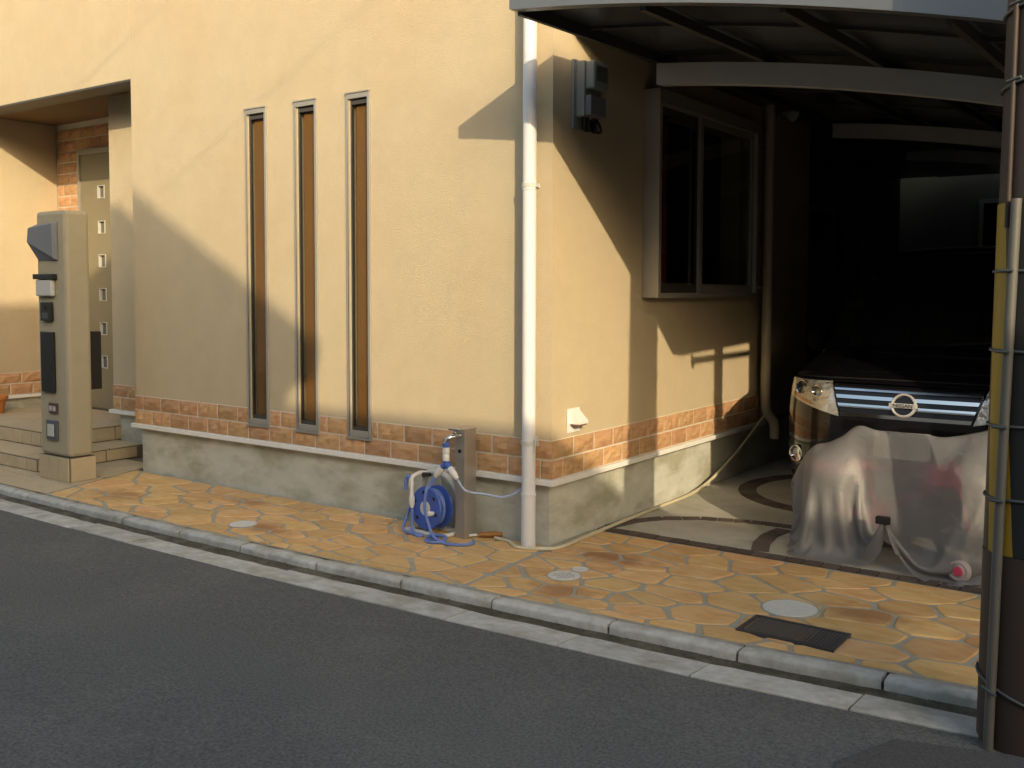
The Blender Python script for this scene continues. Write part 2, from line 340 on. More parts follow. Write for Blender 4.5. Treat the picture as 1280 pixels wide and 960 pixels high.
# kerb stones, 0.6 m long, rounded upper edge
kerb = tag(MB().grid([[Vector((x, ky(x)-.085, -.10)) for x in xs], [Vector((x, ky(x)-.010, -.10)) for x in xs], [Vector((x, ky(x)-.010, -.02)) for x in xs], [Vector((x, ky(x)-.085, -.02)) for x in xs]], False, True).build('kerb', 'gutter'), kind='structure')
KX = [-6.9+.6*i+(.03 if i % 3 else 0) for i in range(18)]
for a, b in zip(KX, KX[1:]):
    if a > 3.2: break
    mb = MB(); g = .006; rowsk = []; dz = random.uniform(-.006, .004); wob = [random.uniform(-.004, .004) for _ in range(9)]
    prof = [(-.094, -.085), (-.093, -.016), (-.089, -.006), (-.080, -.001), (-.045, .002), (-.006, .002), (-.003, -.012)]
    for i in range(9):
        x = a+g+(b-a-2*g)*i/8; e = .004 if i in (0, 8) else 0
        rowsk.append([Vector((x, ky(x)+p[0]+(wob[i] if j < 4 else 0)+(e if j < 3 else 0), p[1]+dz+wob[i]*.5-e)) for j, p in enumerate(prof)])
    mb.grid(rowsk, True); mb.add(rowsk[0], [tuple(range(7))]); mb.add(rowsk[-1], [tuple(range(7))[::-1]])
    mb.build('kerb_stone', 'kerb', kerb)
# gutter channel and concrete apron slabs
gut = tag(MB().grid([[Vector((x, ky(x)-.24, -.046)) for x in xs], [Vector((x, ky(x)-.09, -.044)) for x in xs]], False).build('gutter', 'gutter'), kind='structure')
for i in range(17):
    a = -7.0+.6*i+.07; b = a+.6; mb = MB(); g = .004; rr = []
    if a > 3: break
    wob = [random.uniform(-.006, .006) for _ in range(7)]; dz = random.uniform(-.004, .004)
    prof = [(-.41, -.12), (-.41, ZR+.003), (-.40, ZR+.006), (-.222, -.026), (-.212, -.032), (-.210, -.10)]
    for k in range(7):
        x = a+g+(b-a-2*g)*k/6; rr.append([Vector((x, ky(x)+p[0]+(wob[k] if j > 2 else 0), p[1]+dz)) for j, p in enumerate(prof)])
    mb.grid(rr, False); mb.add(rr[0], [tuple(range(6))]); mb.add(rr[-1], [tuple(range(6))[::-1]])
    mb.build('gutter_slab', 'kerb', gut)
# dirt piled along the gutter edge
mb = MB()
for i in range(700):
    x = random.uniform(-5, 3); y = ky(x)-random.choice([random.gauss(.112, .006), random.gauss(.14, .02)]); r = random.uniform(.003, .011); q = random.random()*6
    mb.add([(x+r*1.6*math.cos(q+k*1.57), y+r*math.sin(q+k*1.57), -.046) for k in range(4)]+[(x, y, -.046+r*.7)], [(0,1,4),(1,2,4),(2,3,4),(3,0,4)])
tag(mb.build('gutter_silt', 'gutter', gut), kind='stuff')

# flagstones: relaxed Voronoi cells
def clip(poly, n, d):                               # keep n.p <= d
    out = []
    for i, p in enumerate(poly):
        q = poly[(i+1) % len(poly)]; a = n[0]*p[0]+n[1]*p[1]-d; b = n[0]*q[0]+n[1]*q[1]-d
        if a <= 0: out.append(p)
        if a*b < 0:
            t = a/(a-b); out.append((p[0]+(q[0]-p[0])*t, p[1]+(q[1]-p[1])*t))
    return out
def cells(bound, seeds, sx):
    res = []
    for i, s in enumerate(seeds):
        poly = list(bound)
        for j, t in enumerate(seeds):
            if i == j: continue
            n = ((t[0]-s[0])*sx, (t[1]-s[1])); mid = ((s[0]+t[0])/2*sx, (s[1]+t[1])/2)
            # distances measured with x compressed, so cells come out longer along x
            nn = (n[0]*sx, n[1]); dd = n[0]*mid[0]+n[1]*mid[1]
            poly = clip(poly, nn, dd)
            if len(poly) < 3: break
        res.append(poly)
    return res
def centroid(p):
    A = cx = cy = 0
    for i in range(len(p)):
        a, b = p[i], p[(i+1) % len(p)]; c = a[0]*b[1]-a[1]*b[0]; A += c; cx += (a[0]+b[0])*c; cy += (a[1]+b[1])*c
    return (cx/(3*A), cy/(3*A)) if abs(A) > 1e-9 else p[0]
def area(p): return abs(sum(p[i][0]*p[(i+1) % len(p)][1]-p[i][1]*p[(i+1) % len(p)][0] for i in range(len(p))))/2
def stones(bound, n, spots, seed):
    rnd = random.Random(seed); x0 = min(p[0] for p in bound); x1 = max(p[0] for p in bound); y0 = min(p[1] for p in bound); y1 = max(p[1] for p in bound)
    sd = [(rnd.uniform(x0, x1), rnd.uniform(y0, y1)) for _ in range(n)]
    for it in range(3):
        sd = [centroid(c) if len(c) > 2 else s for c, s in zip(cells(bound, sd, .72), sd)]
    sd = [(s[0]+rnd.uniform(-.05, .05), s[1]+rnd.uniform(-.04, .04)) for s in sd]
    for c in cells(bound, sd, .72):
        if len(c) < 3 or area(c) < .004: continue
        if sum(c[i][0]*c[(i+1) % len(c)][1]-c[i][1]*c[(i+1) % len(c)][0] for i in range(len(c))) < 0: c = c[::-1]
        xa = min(p[0] for p in c); xb = max(p[0] for p in c)
        ya, yb = ky(xa), ky(xb); ln = math.hypot(xb-xa, yb-ya); nv = ((yb-ya)/ln, -(xb-xa)/ln)
        c = clip(c, nv, nv[0]*xa+nv[1]*(ya+.004))
        # inset by the joint, then round the corners and let the edges wander
        g = rnd.uniform(.008, .015); q = list(c)
        for i in range(len(c)):
            a, b = c[i], c[(i+1) % len(c)]; l = math.hypot(b[0]-a[0], b[1]-a[1])
            if l < 1e-6: continue
            nn = ((b[1]-a[1])/l, -(b[0]-a[0])/l); q = clip(q, nn, nn[0]*a[0]+nn[1]*a[1]-g)
            if len(q) < 3: break
        if len(q) < 3 or area(q) < .002: continue
        cc = centroid(q)
        for kk in range(2):                         # corner cutting
            r_ = []
            for i in range(len(q)):
                a, b = q[i], q[(i+1) % len(q)]; t = (.09, .22)[kk]
                r_ += [(a[0]+(b[0]-a[0])*t, a[1]+(b[1]-a[1])*t), (b[0]-(b[0]-a[0])*t, b[1]-(b[1]-a[1])*t)]
            q = r_
        w = []
        for p in q:
            k = mn.noise(Vector((p[0]*7, p[1]*7, seed)))*.010
            d = Vector((p[0]-cc[0], p[1]-cc[1])); l = max(d.length, .01); w.append((p[0]+d[0]/l*k, p[1]+d[1]/l*k))
        h = rnd.uniform(-.0015, .0025); n_ = len(w)
        ins = [(p[0]+(cc[0]-p[0])*min(.12, .007/max(math.hypot(p[0]-cc[0], p[1]-cc[1]), .02)), p[1]+(cc[1]-p[1])*min(.12, .007/max(math.hypot(p[0]-cc[0], p[1]-cc[1]), .02))) for p in w]
        mb = MB(); vs_ = [(p[0], p[1], -.012) for p in w]+[(p[0], p[1], -.001+h) for p in w]+[(p[0], p[1], .003+h) for p in ins]
        fs_ = [(i, (i+1) % n_, n_+(i+1) % n_, n_+i) for i in range(n_)]+[(n_+i, n_+(i+1) % n_, 2*n_+(i+1) % n_, 2*n_+i) for i in range(n_)]+[tuple(range(2*n_, 3*n_))]
        mb.add(vs_, fs_)
        
        mb.build('paving_stone', 'stone', bed, fix=False)
spots = [(.41, 0, .2, .12), (.46, -.66, .16, .12), (1.82, -.14, .2, .12), (-3.35, -.62, .2, .12), (-2.39, -.26, .2, .1), (-1.65, -.68, .22, .12), (2.4, -.2, .1, .1)]
stones([(-4.07, -.004), (-3.74, -.98), (.05, -.98), (-.004, -.004)][::-1], 80, spots, 3)
stones([(.004, .50), (.06, -.98), (3.5, -.98), (3.5, .50)], 98, spots, 11)

# carport floor: concrete slabs parted by dark paver bands
floor = tag(B(-.6, 3.6, .52, 9.6, -.05, -.006).build('carport_floor', 'joint'), kind='structure')
def arc(cx, cy, r, a0, a1, n): return [(cx+r*math.cos(R(a0+(a1-a0)*i/n)), cy+r*math.sin(R(a0+(a1-a0)*i/n))) for i in range(n+1)]
mb = MB(); mb.add([(.0,.60,.001),(3.55,.60,.001),(3.55,9.5,.001),(-.5,9.5,.001),(-.5,4.3,.001),(0,4.3,.001)], [(0,1,2,3,4,5)])
mb.build('concrete_slab', 'slab', floor)
def band(pts, w, ln):
    """row of pavers along a polyline"""
    P = [Vector((p[0], p[1], 0)) for p in pts]; acc = 0; segs = []
    for a, b in zip(P, P[1:]):
        l = (b-a).length; k = max(1, round(l/ln))
        for i in range(k): segs.append((a+(b-a)*(i/k), a+(b-a)*((i+1)/k)))
    for a, b in segs:
        t = (b-a).normalized(); n = Vector((-t.y, t.x, 0)); g = .004; a2 = a+t*g; b2 = b-t*g; mb = MB(); z1 = .006+random.uniform(-.001, .001)
        q = [a2-n*w/2, b2-n*w/2, b2+n*w/2, a2+n*w/2]
        mb.add([(p.x, p.y, -.01) for p in q]+[(p.x, p.y, z1) for p in q], [(4,5,6,7),(0,1,5,4),(1,2,6,5),(2,3,7,6),(3,0,4,7)]); mb.build('paver', 'paver', floor)
band([(.0, .56), (3.5, .56)], .085, .10)
band([(.03, .62), (.09, .86), (.2, 1.03), (.4, 1.17), (.7, 1.27), (1.0, 1.3), (1.4, 1.27), (1.8, 1.15), (2.2, .9), (2.5, .62)], .085, .10)
band(arc(.95, 2.5, .72, 0, 360, 30), .13, .15)
band([(1.02, .62), (.96, .8), (.93, 1.0), (.95, 1.2)], .1, .1)

# porch paving and steps
def tiles(name, x0, x1, y0, y1, z0, z1, tw, parent_mat='tilejoint', riser=True, kind='structure', clipx=None):
    base = tag(B(x0, x1, y0, y1, z0, z1-.008).build(name, parent_mat), kind=kind)
    nx = max(1, round((x1-x0)/tw)); ny = max(1, round((y1-y0)/tw)); a = (x1-x0)/nx; b = (y1-y0)/ny; g = .0045
    me = B(-a/2+g, a/2-g, -b/2+g, b/2-g, 0, .012).mesh('floor_tile', 'tile', Vector((0, 0, 0)), bevel=.002)
    for i in range(nx):
        for j in range(ny): put('floor_tile', me, (x0+a*(i+.5), y0+b*(j+.5), z1-.012), base)
    if riser:
        mr = B(-.075+g, .075-g, -.006, .006, .008, z1-z0-.016).mesh('riser_tile', 'tile', Vector((0, 0, 0)), bevel=.002)
        for i in range(int((x1-x0)/.15)): put('riser_tile', mr, (x1-.075-.15*i, y0-.004, z0), base)
        ms = B(-.006, .006, -.15+g, .15-g, .008, z1-z0-.016).mesh('riser_tile', 'tile', Vector((0, 0, 0)), bevel=.002)
        for i in range(int((y1-y0)/.3)): put('riser_tile', ms, (x1+.004, y0+.15+.3*i, z0), base)
    return base
tiles('porch_landing', -6.95, -5.0, -.2, 1.0, .115, .25, .3)
tiles('porch_step', -6.95, -4.62, -.53, .43, 0.002, .115, .3)
pf = tag(MB().prism([(-9, -.935), (-3.775, -.935), (-4.08, -.03), (-4.08, .43), (-9, .43)], 2, -.05, -.002).build('porch_pavement', 'tilejoint'), kind='structure')
for i in range(9):
    for j in range(5):
        x = -3.86-.3*i; y = -.80+.3*j; g = .005
        q = [(x-.15+g, y-.15+g), (x+.15-g, y-.15+g), (x+.15-g, y+.15-g), (x-.15+g, y+.15-g)]
        q = clip(q, (.95, .33), .95*-3.775+.33*-.93)  # slanting border with the flagstones
        if len(q) > 2 and y < .2: q = clip(q, (0, -1), .925)
        if y > .35 or (y > -.45 and x < -4.65) or len(q) < 3 or area(q) < .002: continue
        MB().prism(q, 2, -.007, .004).build('floor_tile', 'tile', pf, bevel=.002)

# ------------------------------------------------------------------ the house
H = empty('house', (-2, 2, 0), 'beige stucco house with three tall slit windows and a brick base course', 'house')
WIN = [(-2.65, -2.42), (-2.135, -1.91), (-1.632, -1.415)]; WZ = (.503, 2.775)
wallbuild(walls(1, 0, .16, -4.05, 0, .393, 6.4, [(a+.03, b-.03, WZ[0]+.03, WZ[1]-.03) for a, b in WIN]), 'front_wall', 'stucco', H)
BY0, BY1, BZ0, BZ1 = 1.08, 2.78, 1.44, 2.80
wallbuild(walls(0, -.16, .158, .163, 4.3, .393, 6.4, [(BY0+.1, BY1-.1, BZ0+.1, BZ1-.1)]), 'side_wall', 'stucco', H)
B(-.7, -.5, 4.3, 9.4, 0, 6.4).build('rear_side_wall', mat('shade_brown_wall', (.03, .024, .018), .8, var=.1), H)  # near-black brown stands in for shade deep in the carport
B(-.7, -.162, 4.14, 4.296, 0, 6.4).build('return_wall', 'stucco', H)
B(-9.5, -4.053, 0.0, .2, 3.168, 6.4).build('porch_header', 'stucco', H)
B(-9.5, -4.055, -.008, .21, 3.150, 3.166).build('header_drip_edge', 'aludark', H)
B(-7.2, -4.06, .21, 1.2, 3.20, 3.3).build('porch_ceiling', mat('ceiling_board', (.20, .125, .06), .8, var=.1), H)
B(-5.05, -4.053, .43, .57, .393, 3.2).build('porch_return_wall', 'stucco', H)
B(-5.048, -4.9, .575, 1.02, .25, 3.2).build('porch_jamb_wall', 'stucco', H)
B(-4.05, -3.9, .165, .425, .0, 3.2).build('porch_inner_wall', 'stucco', H)
B(-7.15, -6.95, -.0, 1.02, .393, 3.195).build('porch_side_wall', 'stucco', H)
B(-7.1, -6.97, -.0, 1.02, 0, .36).build('porch_side_base', 'concrete', H)
wallbuild(walls(1, 1.03, .12, -7.15, -4.9, .25, 3.3, [(-6.51, -5.52, .25, 2.90)]), 'porch_back_wall', 'mortar', H)
B(-9.5, -.7, 9.2, 9.4, 0, 6.4).build('rear_wall', 'stucco', H)
B(-9.5, -9.3, .2, 9.2, 0, 6.4).build('far_side_wall', 'stucco', H)
B(-9.3, -7.15, 1.2, 1.35, 0, 3.2).build('porch_far_wall', 'stucco', H)
B(-9.3, -.17, 1.4, 1.45, 0, 6.3).build('inner_partition', 'blackroom', H)
# roofs, then unseen boards added to block light beside the carport roof
B(-9.6, .35, -.45, 9.6, 6.4, 6.55).build('eaves', 'stucco', H)
mb = MB(); mb.prism([(-.55, 6.55), (9.7, 6.55), (4.5, 8.3)], 0, -9.7, .45); mb.build('roof', 'roof', H)
B(.004, .75, .20, 9.3, 2.985, 3.12).build('side_shade_board', 'aludark', H)  # added board, shapes the side wall shadow and darkens the carport
B(-.498, .002, 4.305, 9.19, 2.985, 3.12).build('rear_shade_board', 'aludark', H)  # added board, keeps skylight off the rear side wall
# foundation and white drip trim
B(-4.02, -.03, .03, .17, -.02, .357).build('front_foundation', 'concrete', H)
B(-.17, -.032, .172, 4.3, -.02, .357).build('side_foundation', 'concrete', H)
B(-5.0, -4.022, .46, .6, 0, .355).build('porch_foundation', 'concrete', H)
B(-4.09, .03, -.028, .03, .359, .392).build('front_drip_trim', 'trim', H, bevel=.003)
B(-.03, .03, .0325, 3.35, .359, .392).build('side_drip_trim', 'trim', H, bevel=.003)
B(-5.09, -4.06, .40, .46, .357, .390).build('porch_drip_trim', 'trim', H, bevel=.003)
B(-6.97, -6.92, .0, 1.01, .357, .390).build('porch_side_drip_trim', 'trim', H, bevel=.003)

# split-face bricks: shared meshes with a rough front (local: x along wall, -y out, z up)
def brick_mesh(w, h, seed):
    r = random.Random(seed); nx, nz = 7, 4; rows = []
    for j in range(nz):
        row = []
        for i in range(nx):
            e = 0 if i in (0, nx-1) or j in (0, nz-1) else 1
            u = -w/2+w*i/(nx-1); v = h*j/(nz-1); row.append(Vector((u, -.003-e*(.006+.011*mn.noise(Vector((u*22, v*34, seed*3.1))) + r.uniform(0, .003)), v)))
        rows.append(row)
    mb = MB(); mb.grid(rows, False)
    b = [rows[0][0], rows[0][-1], rows[-1][-1], rows[-1][0]]; bb = [Vector((p.x, .004, p.z)) for p in b]
    n = len(mb.v)
    ring = [rows[0][i] for i in range(nx)]+[rows[j][nx-1] for j in range(1, nz)]+[rows[nz-1][i] for i in range(nx-2, -1, -1)]+[rows[j][0] for j in range(nz-2, 0, -1)]
    k = len(ring); mb.add(ring+[Vector((p.x, .004, p.z)) for p in ring], [(i, k+i, k+(i+1) % k, (i+1) % k) for i in range(k)])
    return mb.mesh('brick', 'brick', Vector((0, 0, 0)), fix=False)
BM = {}
def bricks(parent, axis, pos, u0, u1, z0, rows, pitch=.235, hp=.115, off=0, holes=(), faceneg=True):
    """axis 1: wall along x facing -y at y=pos; axis 0: wall along y facing +x at x=pos"""
    for r in range(rows):
        z = z0+hp*r; st = u0-pitch+((off+r) % 2)*pitch/2; u = st
        while u < u1-.02:
            a, b = max(u, u0), min(u+pitch, u1); u += pitch
            segs = [(a, b)]
            for h in holes:
                if z+hp*.6 < h[2] or z+hp*.4 > h[3]: continue
                segs = [s for (p, q) in segs for s in ((p, min(q, h[0])), (max(p, h[1]), q)) if s[1]-s[0] > .025]
            for a, b in segs:
                if b-a < .025: continue
                w = round(b-a-.012, 3); v = random.randrange(5)
                if (w, v) not in BM: BM[(w, v)] = brick_mesh(w, hp-.011, v+w*10)
                c = (a+b)/2
                if axis == 1: put('brick', BM[(w, v)], (c, pos, z+.005), parent)
                else: put('brick', BM[(w, v)], (pos, c, z+.005), parent, rot=(0, 0, R(90)))
holes = [(a-.004, b+.004, WZ[0], WZ[1]) for a, b in WIN]
wallbuild(walls(1, -.004, .003, -4.06, 0.004, .393, .622, [(a, b, WZ[0], .622) for a, b in WIN]), 'front_brick_course', 'mortar', H); fb = H.children[-1]
fb = [o for o in H.children if o.name == 'front_brick_course'][0]
bricks(fb, 1, -.0045, -4.065, .015, .393, 2, holes=holes, off=0)
sb = B(.0005, .003, -.001, 3.3, .393, .622).build('side_brick_course', 'mortar', H)
bricks(sb, 0, .0035, .0, 3.3, .393, 2, off=1)
pb = B(-5.054, -4.056, .4265, .4295, .393, .622).build('porch_brick_course', 'mortar', H)
bricks(pb, 1, .426, -5.055, -4.06, .393, 2, off=1)
lb = B(-6.9495, -6.947, .0, 1.02, .393, .622).build('porch_side_brick_course', 'mortar', H)
bricks(lb, 0, -6.9465, .0, 1.01, .393, 2)
db = wallbuild(walls(1, 1.0265, .003, -6.95, -5.06, .25, 3.2, [(-6.52, -5.50, .25, 2.91)]), 'door_brick_panel', 'mortar', H)
bricks(db, 1, 1.026, -6.945, -5.06, .27, 25, holes=[(-6.525, -5.45, .2, 2.91)])

# slit windows
for a, b in WIN:
    mb = MB(); z0, z1 = WZ; t = .021; y0, y1 = -.014, .085
    mb.box(a, a+t, y0, y1, z0, z1); mb.box(b-t, b, y0, y1, z0, z1); mb.box(a+t, b-t, y0, y1, z1-.035, z1); mb.box(a+t, b-t, y0, y1, z0, z0+.045)
    w = mb.build('slit_window', 'alu', H, bevel=.003)
    B(a-.002, b+.002, -.020, 0, z1, z1+.008).build('head_flashing', 'alu', w)
    B(a-.002, b+.002, -.024, 0, z0-.012, z0).build('sill', 'alu', w)
    mb = MB(); mb.box(a+t+.001, a+t+.018, .004, .030, z0+.045, z1-.045); mb.box(b-t-.014, b-t-.001, .004, .030, z0+.045, z1-.045); mb.box(a+t+.018, b-t-.014, .004, .030, z0+.045, z0+.07); mb.box(a+t+.018, b-t-.014, .004, .030, z1-.07, z1-.045)
    mb.build('sash', 'aludark', w)
    B(a+t+.018, b-t-.014, .008, .011, z0+.07, z1-.07).build('pane', 'glass', w)
    B(a+.058, b-.029, .0305, .034, z0+.05, z1-.05).build('blind', 'curtain', w)
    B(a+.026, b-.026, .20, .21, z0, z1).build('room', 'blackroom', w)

# side window with deep aluminium surround
mb = MB(); t = .05
mb.box(0.0005, .12, BY0, BY0+.035, BZ0, BZ1); mb.box(0.0005, .12, BY1-.035, BY1, BZ0, BZ1); mb.box(0.0005, .12, BY0+.035, BY1-.035, BZ1-.09, BZ1); mb.box(0.0005, .12, BY0+.035, BY1-.035, BZ0, BZ0+.03)
sw = mb.build('side_window', 'alu', H, bevel=.002)
mb = MB(); ym = 1.80
for (ya, yb, x) in ((BY0+.037, ym+.03, .03), (ym-.03, BY1-.037, .065)):
    mb2 = MB(); mb2.box(x, x+.025, ya, ya+.045, BZ0+.03, BZ1-.09); mb2.box(x, x+.025, yb-.045, yb, BZ0+.03, BZ1-.09); mb2.box(x, x+.025, ya+.045, yb-.045, BZ0+.03, BZ0+.09); mb2.box(x, x+.025, ya+.045, yb-.045, BZ1-.14, BZ1-.09)
    s = mb2.build('sash', 'aludark' if x < .05 else 'alu', sw)
    B(x+.010, x+.014, ya+.045, yb-.045, BZ0+.09, BZ1-.14).build('pane', 'glass', s)
B(-.06, -.05, 1.15, 1.45, BZ0+.1, BZ1-.1).build('white_curtain', 'frost', sw)
B(-.055, -.045, 1.46, 1.52, BZ0+.1, BZ1-.1).build('red_curtain', mat('red_curtain', (.42, .08, .03), .8), sw)
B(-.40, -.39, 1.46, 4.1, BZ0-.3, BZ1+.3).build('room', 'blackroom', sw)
# rear windows deep in the carport
for (y0, y1, z0, z1) in ((4.8, 6.5, .4, 2.4), (6.9, 8.3, .9, 2.2)):
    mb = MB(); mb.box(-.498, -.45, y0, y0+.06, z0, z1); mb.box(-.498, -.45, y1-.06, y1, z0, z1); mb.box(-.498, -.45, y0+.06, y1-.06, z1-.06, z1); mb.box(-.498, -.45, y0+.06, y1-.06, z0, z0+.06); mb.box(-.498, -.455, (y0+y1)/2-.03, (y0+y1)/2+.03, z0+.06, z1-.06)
    w = mb.build('rear_window', 'aludark', H); B(-.482, -.478, y0+.06, y1-.06, z0+.06, z1-.06).build('pane', 'vanglass', w)  # dark frame metal chosen to imitate the shade back here

# front door
mb = MB(); mb.box(-6.51, -6.47, .985, 1.10, .25, 2.90); mb.box(-5.56, -5.52, .985, 1.10, .25, 2.90); mb.box(-6.47, -5.56, .985, 1.10, 2.85, 2.90)
fr_ = mb.build('door_frame', 'alu', H, bevel=.003)
dz = [2.46, 2.105, 1.765, 1.425, 1.08, .74]
dw = walls(1, 1.0, .05, -6.468, -5.562, .262, 2.848, [(-6.16, -6.04, z-.065, z+.065) for z in dz])
door = wallbuild(dw, 'door', 'door', H)
for z in dz:
    mb = MB(); x0, x1, y0, y1 = -6.16, -6.04, .992, 1.045
    mb.box(x0, x0+.007, y0, y1, z-.065, z+.065); mb.box(x1-.007, x1, y0, y1, z-.065, z+.065); mb.box(x0+.007, x1-.007, y0, y1, z-.065, z-.058); mb.box(x0+.007, x1-.007, y0, y1, z+.058, z+.065)
    f = mb.build('light_frame', 'palegrey', door); B(x0+.007, x1-.007, 1.022, 1.027, z-.058, z+.058).build('pane', mat('frosted_pane', (.13, .13, .12), .3), f)
mb = MB(); mb.tube([(-5.68, .93, .9), (-5.68, .93, 1.5)], .014); mb.tube([(-5.68, .93, .95), (-5.68, 1.0, .95)], .009); mb.tube([(-5.68, .93, 1.45), (-5.68, 1.0, 1.45)], .009); mb.build('pull_handle', 'steel', door)
B(-6.47, -5.56, .96, 1.03, .2505, .262).build('threshold', 'aludark', door)

# ------------------------------------------------------------------ gate post with mail box
GP = empty('intercom_post', (-4.2, -.51, 0), 'beige stucco gate post with grey lamp hood, mail slot and intercom by the porch steps', 'gate post')
B(-4.42, -4.0, -.61, -.41, .19, 2.085).build('shaft', 'post', GP, bevel=.03)
mb = MB()
bs = B(-4.425, -3.995, -.615, -.405, .0, .188).build('plinth', 'tilejoint', GP)
me1 = B(-.07+.003, .07-.003, -.006, .006, .005, .185).mesh('plinth_tile', 'tile', Vector((0, 0, 0)), bevel=.002)
for i in range(3): put('plinth_tile', me1, (-4.35+.14*i, -.621, 0.001), bs)
me2 = B(-.006, .006, -.105+.003, .105-.003, .005, .185).mesh('plinth_tile', 'tile', Vector((0, 0, 0)), bevel=.002)
put('plinth_tile', me2, (-3.989, -.51, 0.001), bs)
# grey angular lamp hood: quadrilateral face, folded underside
A = [(-4.49, 1.96), (-4.10, 1.98), (-4.11, 1.71), (-4.36, 1.72), (-4.46, 1.84)]
mb = MB(); mb.add([(-4.42, -.675, 1.955), (-4.115, -.655, 1.985), (-4.11, -.655, 1.72), (-4.43, -.68, 1.85), (-4.38, -.613, 1.99), (-4.10, -.613, 1.995), (-4.10, -.613, 1.70), (-4.38, -.613, 1.70)],
                  [(0,1,2,3), (0,4,5,1), (1,5,6,2), (3,2,6,7), (0,3,7,4), (4,7,6,5)])
mb.build('mail_hood', 'greybox', GP, bevel=.006)
lamp = B(-4.39, -4.12, -.66, -.612, 1.56, 1.60).build('lamp_cap', 'black', GP, bevel=.004)
B(-4.37, -4.15, -.65, -.612, 1.43, 1.557).build('lamp_glass', 'frost', lamp, bevel=.01)
ic = B(-4.32, -4.18, -.645, -.612, 1.24, 1.385).build('intercom', 'black', GP, bevel=.006)
mb = MB(); mb.lathe((-4.25, -.646, 1.34), (0, -1, 0), [(.016, 0), (.016, .004), (.0, .005)], 12); mb.build('lens', 'vanglass', ic)
mb = MB()
for i in range(4): mb.box(-4.29, -4.21, -.6475, -.646, 1.26+i*.012, 1.265+i*.012)
mb.build('speaker_slots', 'greybox', ic)
mbx = B(-4.34, -4.165, -.638, -.612, .685, 1.155).build('mail_slot_panel', 'black', GP, bevel=.006)
B(-4.30, -4.13, -.408, -.25, .69, 1.15).build('mail_box_body', 'black', GP, bevel=.006)
np_ = B(-4.26, -4.145, -.628, -.612, .525, .605).build('nameplate', mat('plate_brown', (.10, .055, .05), .5), GP, bevel=.003)
# two pale characters on the name plate, strokes as thin raised bars
mb = MB()
for cx_ in (-4.228, -4.178):
    for (a, b, c, d) in ((-.018, .018, .045, .05), (-.018, .018, .028, .033), (-.018, .018, .012, .017), (-.003, .003, .012, .05), (-.018, -.013, .012, .05), (.013, .018, .012, .05)):
        mb.box(cx_+a, cx_+b, -.6305, -.6285, .532+c, .532+d)
mb.build('lettering', 'trim', np_)
sw_ = B(-4.30, -4.145, -.63, -.612, .315, .47).build('outlet_cover', mat('plate_blue_grey', (.09, .10, .13), .4), GP, bevel=.006)
B(-4.265, -4.18, -.640, -.631, .345, .44).build('flap', 'frost', sw_, bevel=.003)

# terracotta pot at the edge of the porch
mb = MB(); mb.lathe((-6.72, .2, .252), (0, 0, 1), [(.0, 0), (.07, 0), (.10, .14), (.115, .14), (.115, .17), (.10, .17), (.09, .13), (0, .12)], 20)
pt = mb.build('flower_pot', 'orange'); tag(pt, 'small orange terracotta pot on the porch landing', 'flower pot')

# ------------------------------------------------------------------ things on the walls
DP = empty('downspout', (-.11, -.075, 0), 'white plastic downspout running up the front corner of the house', 'downspout')
MB().lathe((-.10, -.085, .004), (0, 0, 1), [(.0, 0), (.042, 0), (.042, .30), (.044, .302), (.044, .316), (.040, .318), (.040, 2.05), (.043, 2.052), (.043, 2.09), (.040, 2.092), (.040, 3.6), (0, 3.6)], 20).build('pipe', 'pipe', DP)
for z in (.60, 2.07):
    mb = MB(); mb.lathe((-.10, -.085, z), (0, 0, 1), [(.041, 0), (.046, .001), (.046, .024), (.041, .025)], 20); mb.box(-.115, -.085, -.045, .0, z+.006, z+.018); mb.box(-.062, -.030, -.092, -.086, z+.002, z+.022)
    mb.build('bracket', 'palegrey', DP)
MB().tube([(-.056, -.095, .56), (-.046, -.10, .60), (-.040, -.10, .645), (-.03, -.10, .655)], .005).build('cable_tie', 'white', DP)

D2 = empty('rear_downspout', (.08, 3.08, .3), 'thin beige downspout beside the side window, elbow at its foot', 'downspout')
MB().tube(spline([(.09, 3.07, 3.05), (.09, 3.07, 1.2), (.09, 3.07, .62), (.095, 3.10, .48), (.13, 3.16, .40), (.135, 3.17, .26)], 5), .042, 12).build('pipe', 'beigepipe', D2)
B(.0, .05, 3.05, 3.09, 1.5, 1.52).build('bracket', 'alu', D2); B(.0, .05, 3.05, 3.09, 2.6, 2.62).build('bracket', 'alu', D2)

MT = empty('electric_meter', (0, .3, 2.43), 'grey electric meter on a board high on the side wall, cables looping below', 'electric meter')
B(.001, .018, .19, .44, 2.43, 2.83).build('board', 'meter', MT, bevel=.003)
B(.0185, .075, .215, .41, 2.50, 2.82).build('body', 'meter', MT, bevel=.006)
mb = MB(); mb.box(.0755, .135, .225, .40, 2.655, 2.815); mw = mb.build('meter_head', 'meter', MT, bevel=.012)
B(.136, .139, .25, .37, 2.70, 2.79).build('dial_window', 'glass', mw)
B(.0755, .115, .225, .40, 2.505, 2.62).build('terminal_cover', 'greybox', MT, bevel=.006)
mb = MB()
for k, y in enumerate((.245, .275, .335, .365)):
    MB().tube(spline([(.06, y, 2.51), (.06+.01*k, y, 2.46), (.05+.012*k, y+.02, 2.425), (.03, y+.04, 2.44), (.02, y+.045, 2.50)], 6), .009, 8).build('cable', 'blackmat', MT)

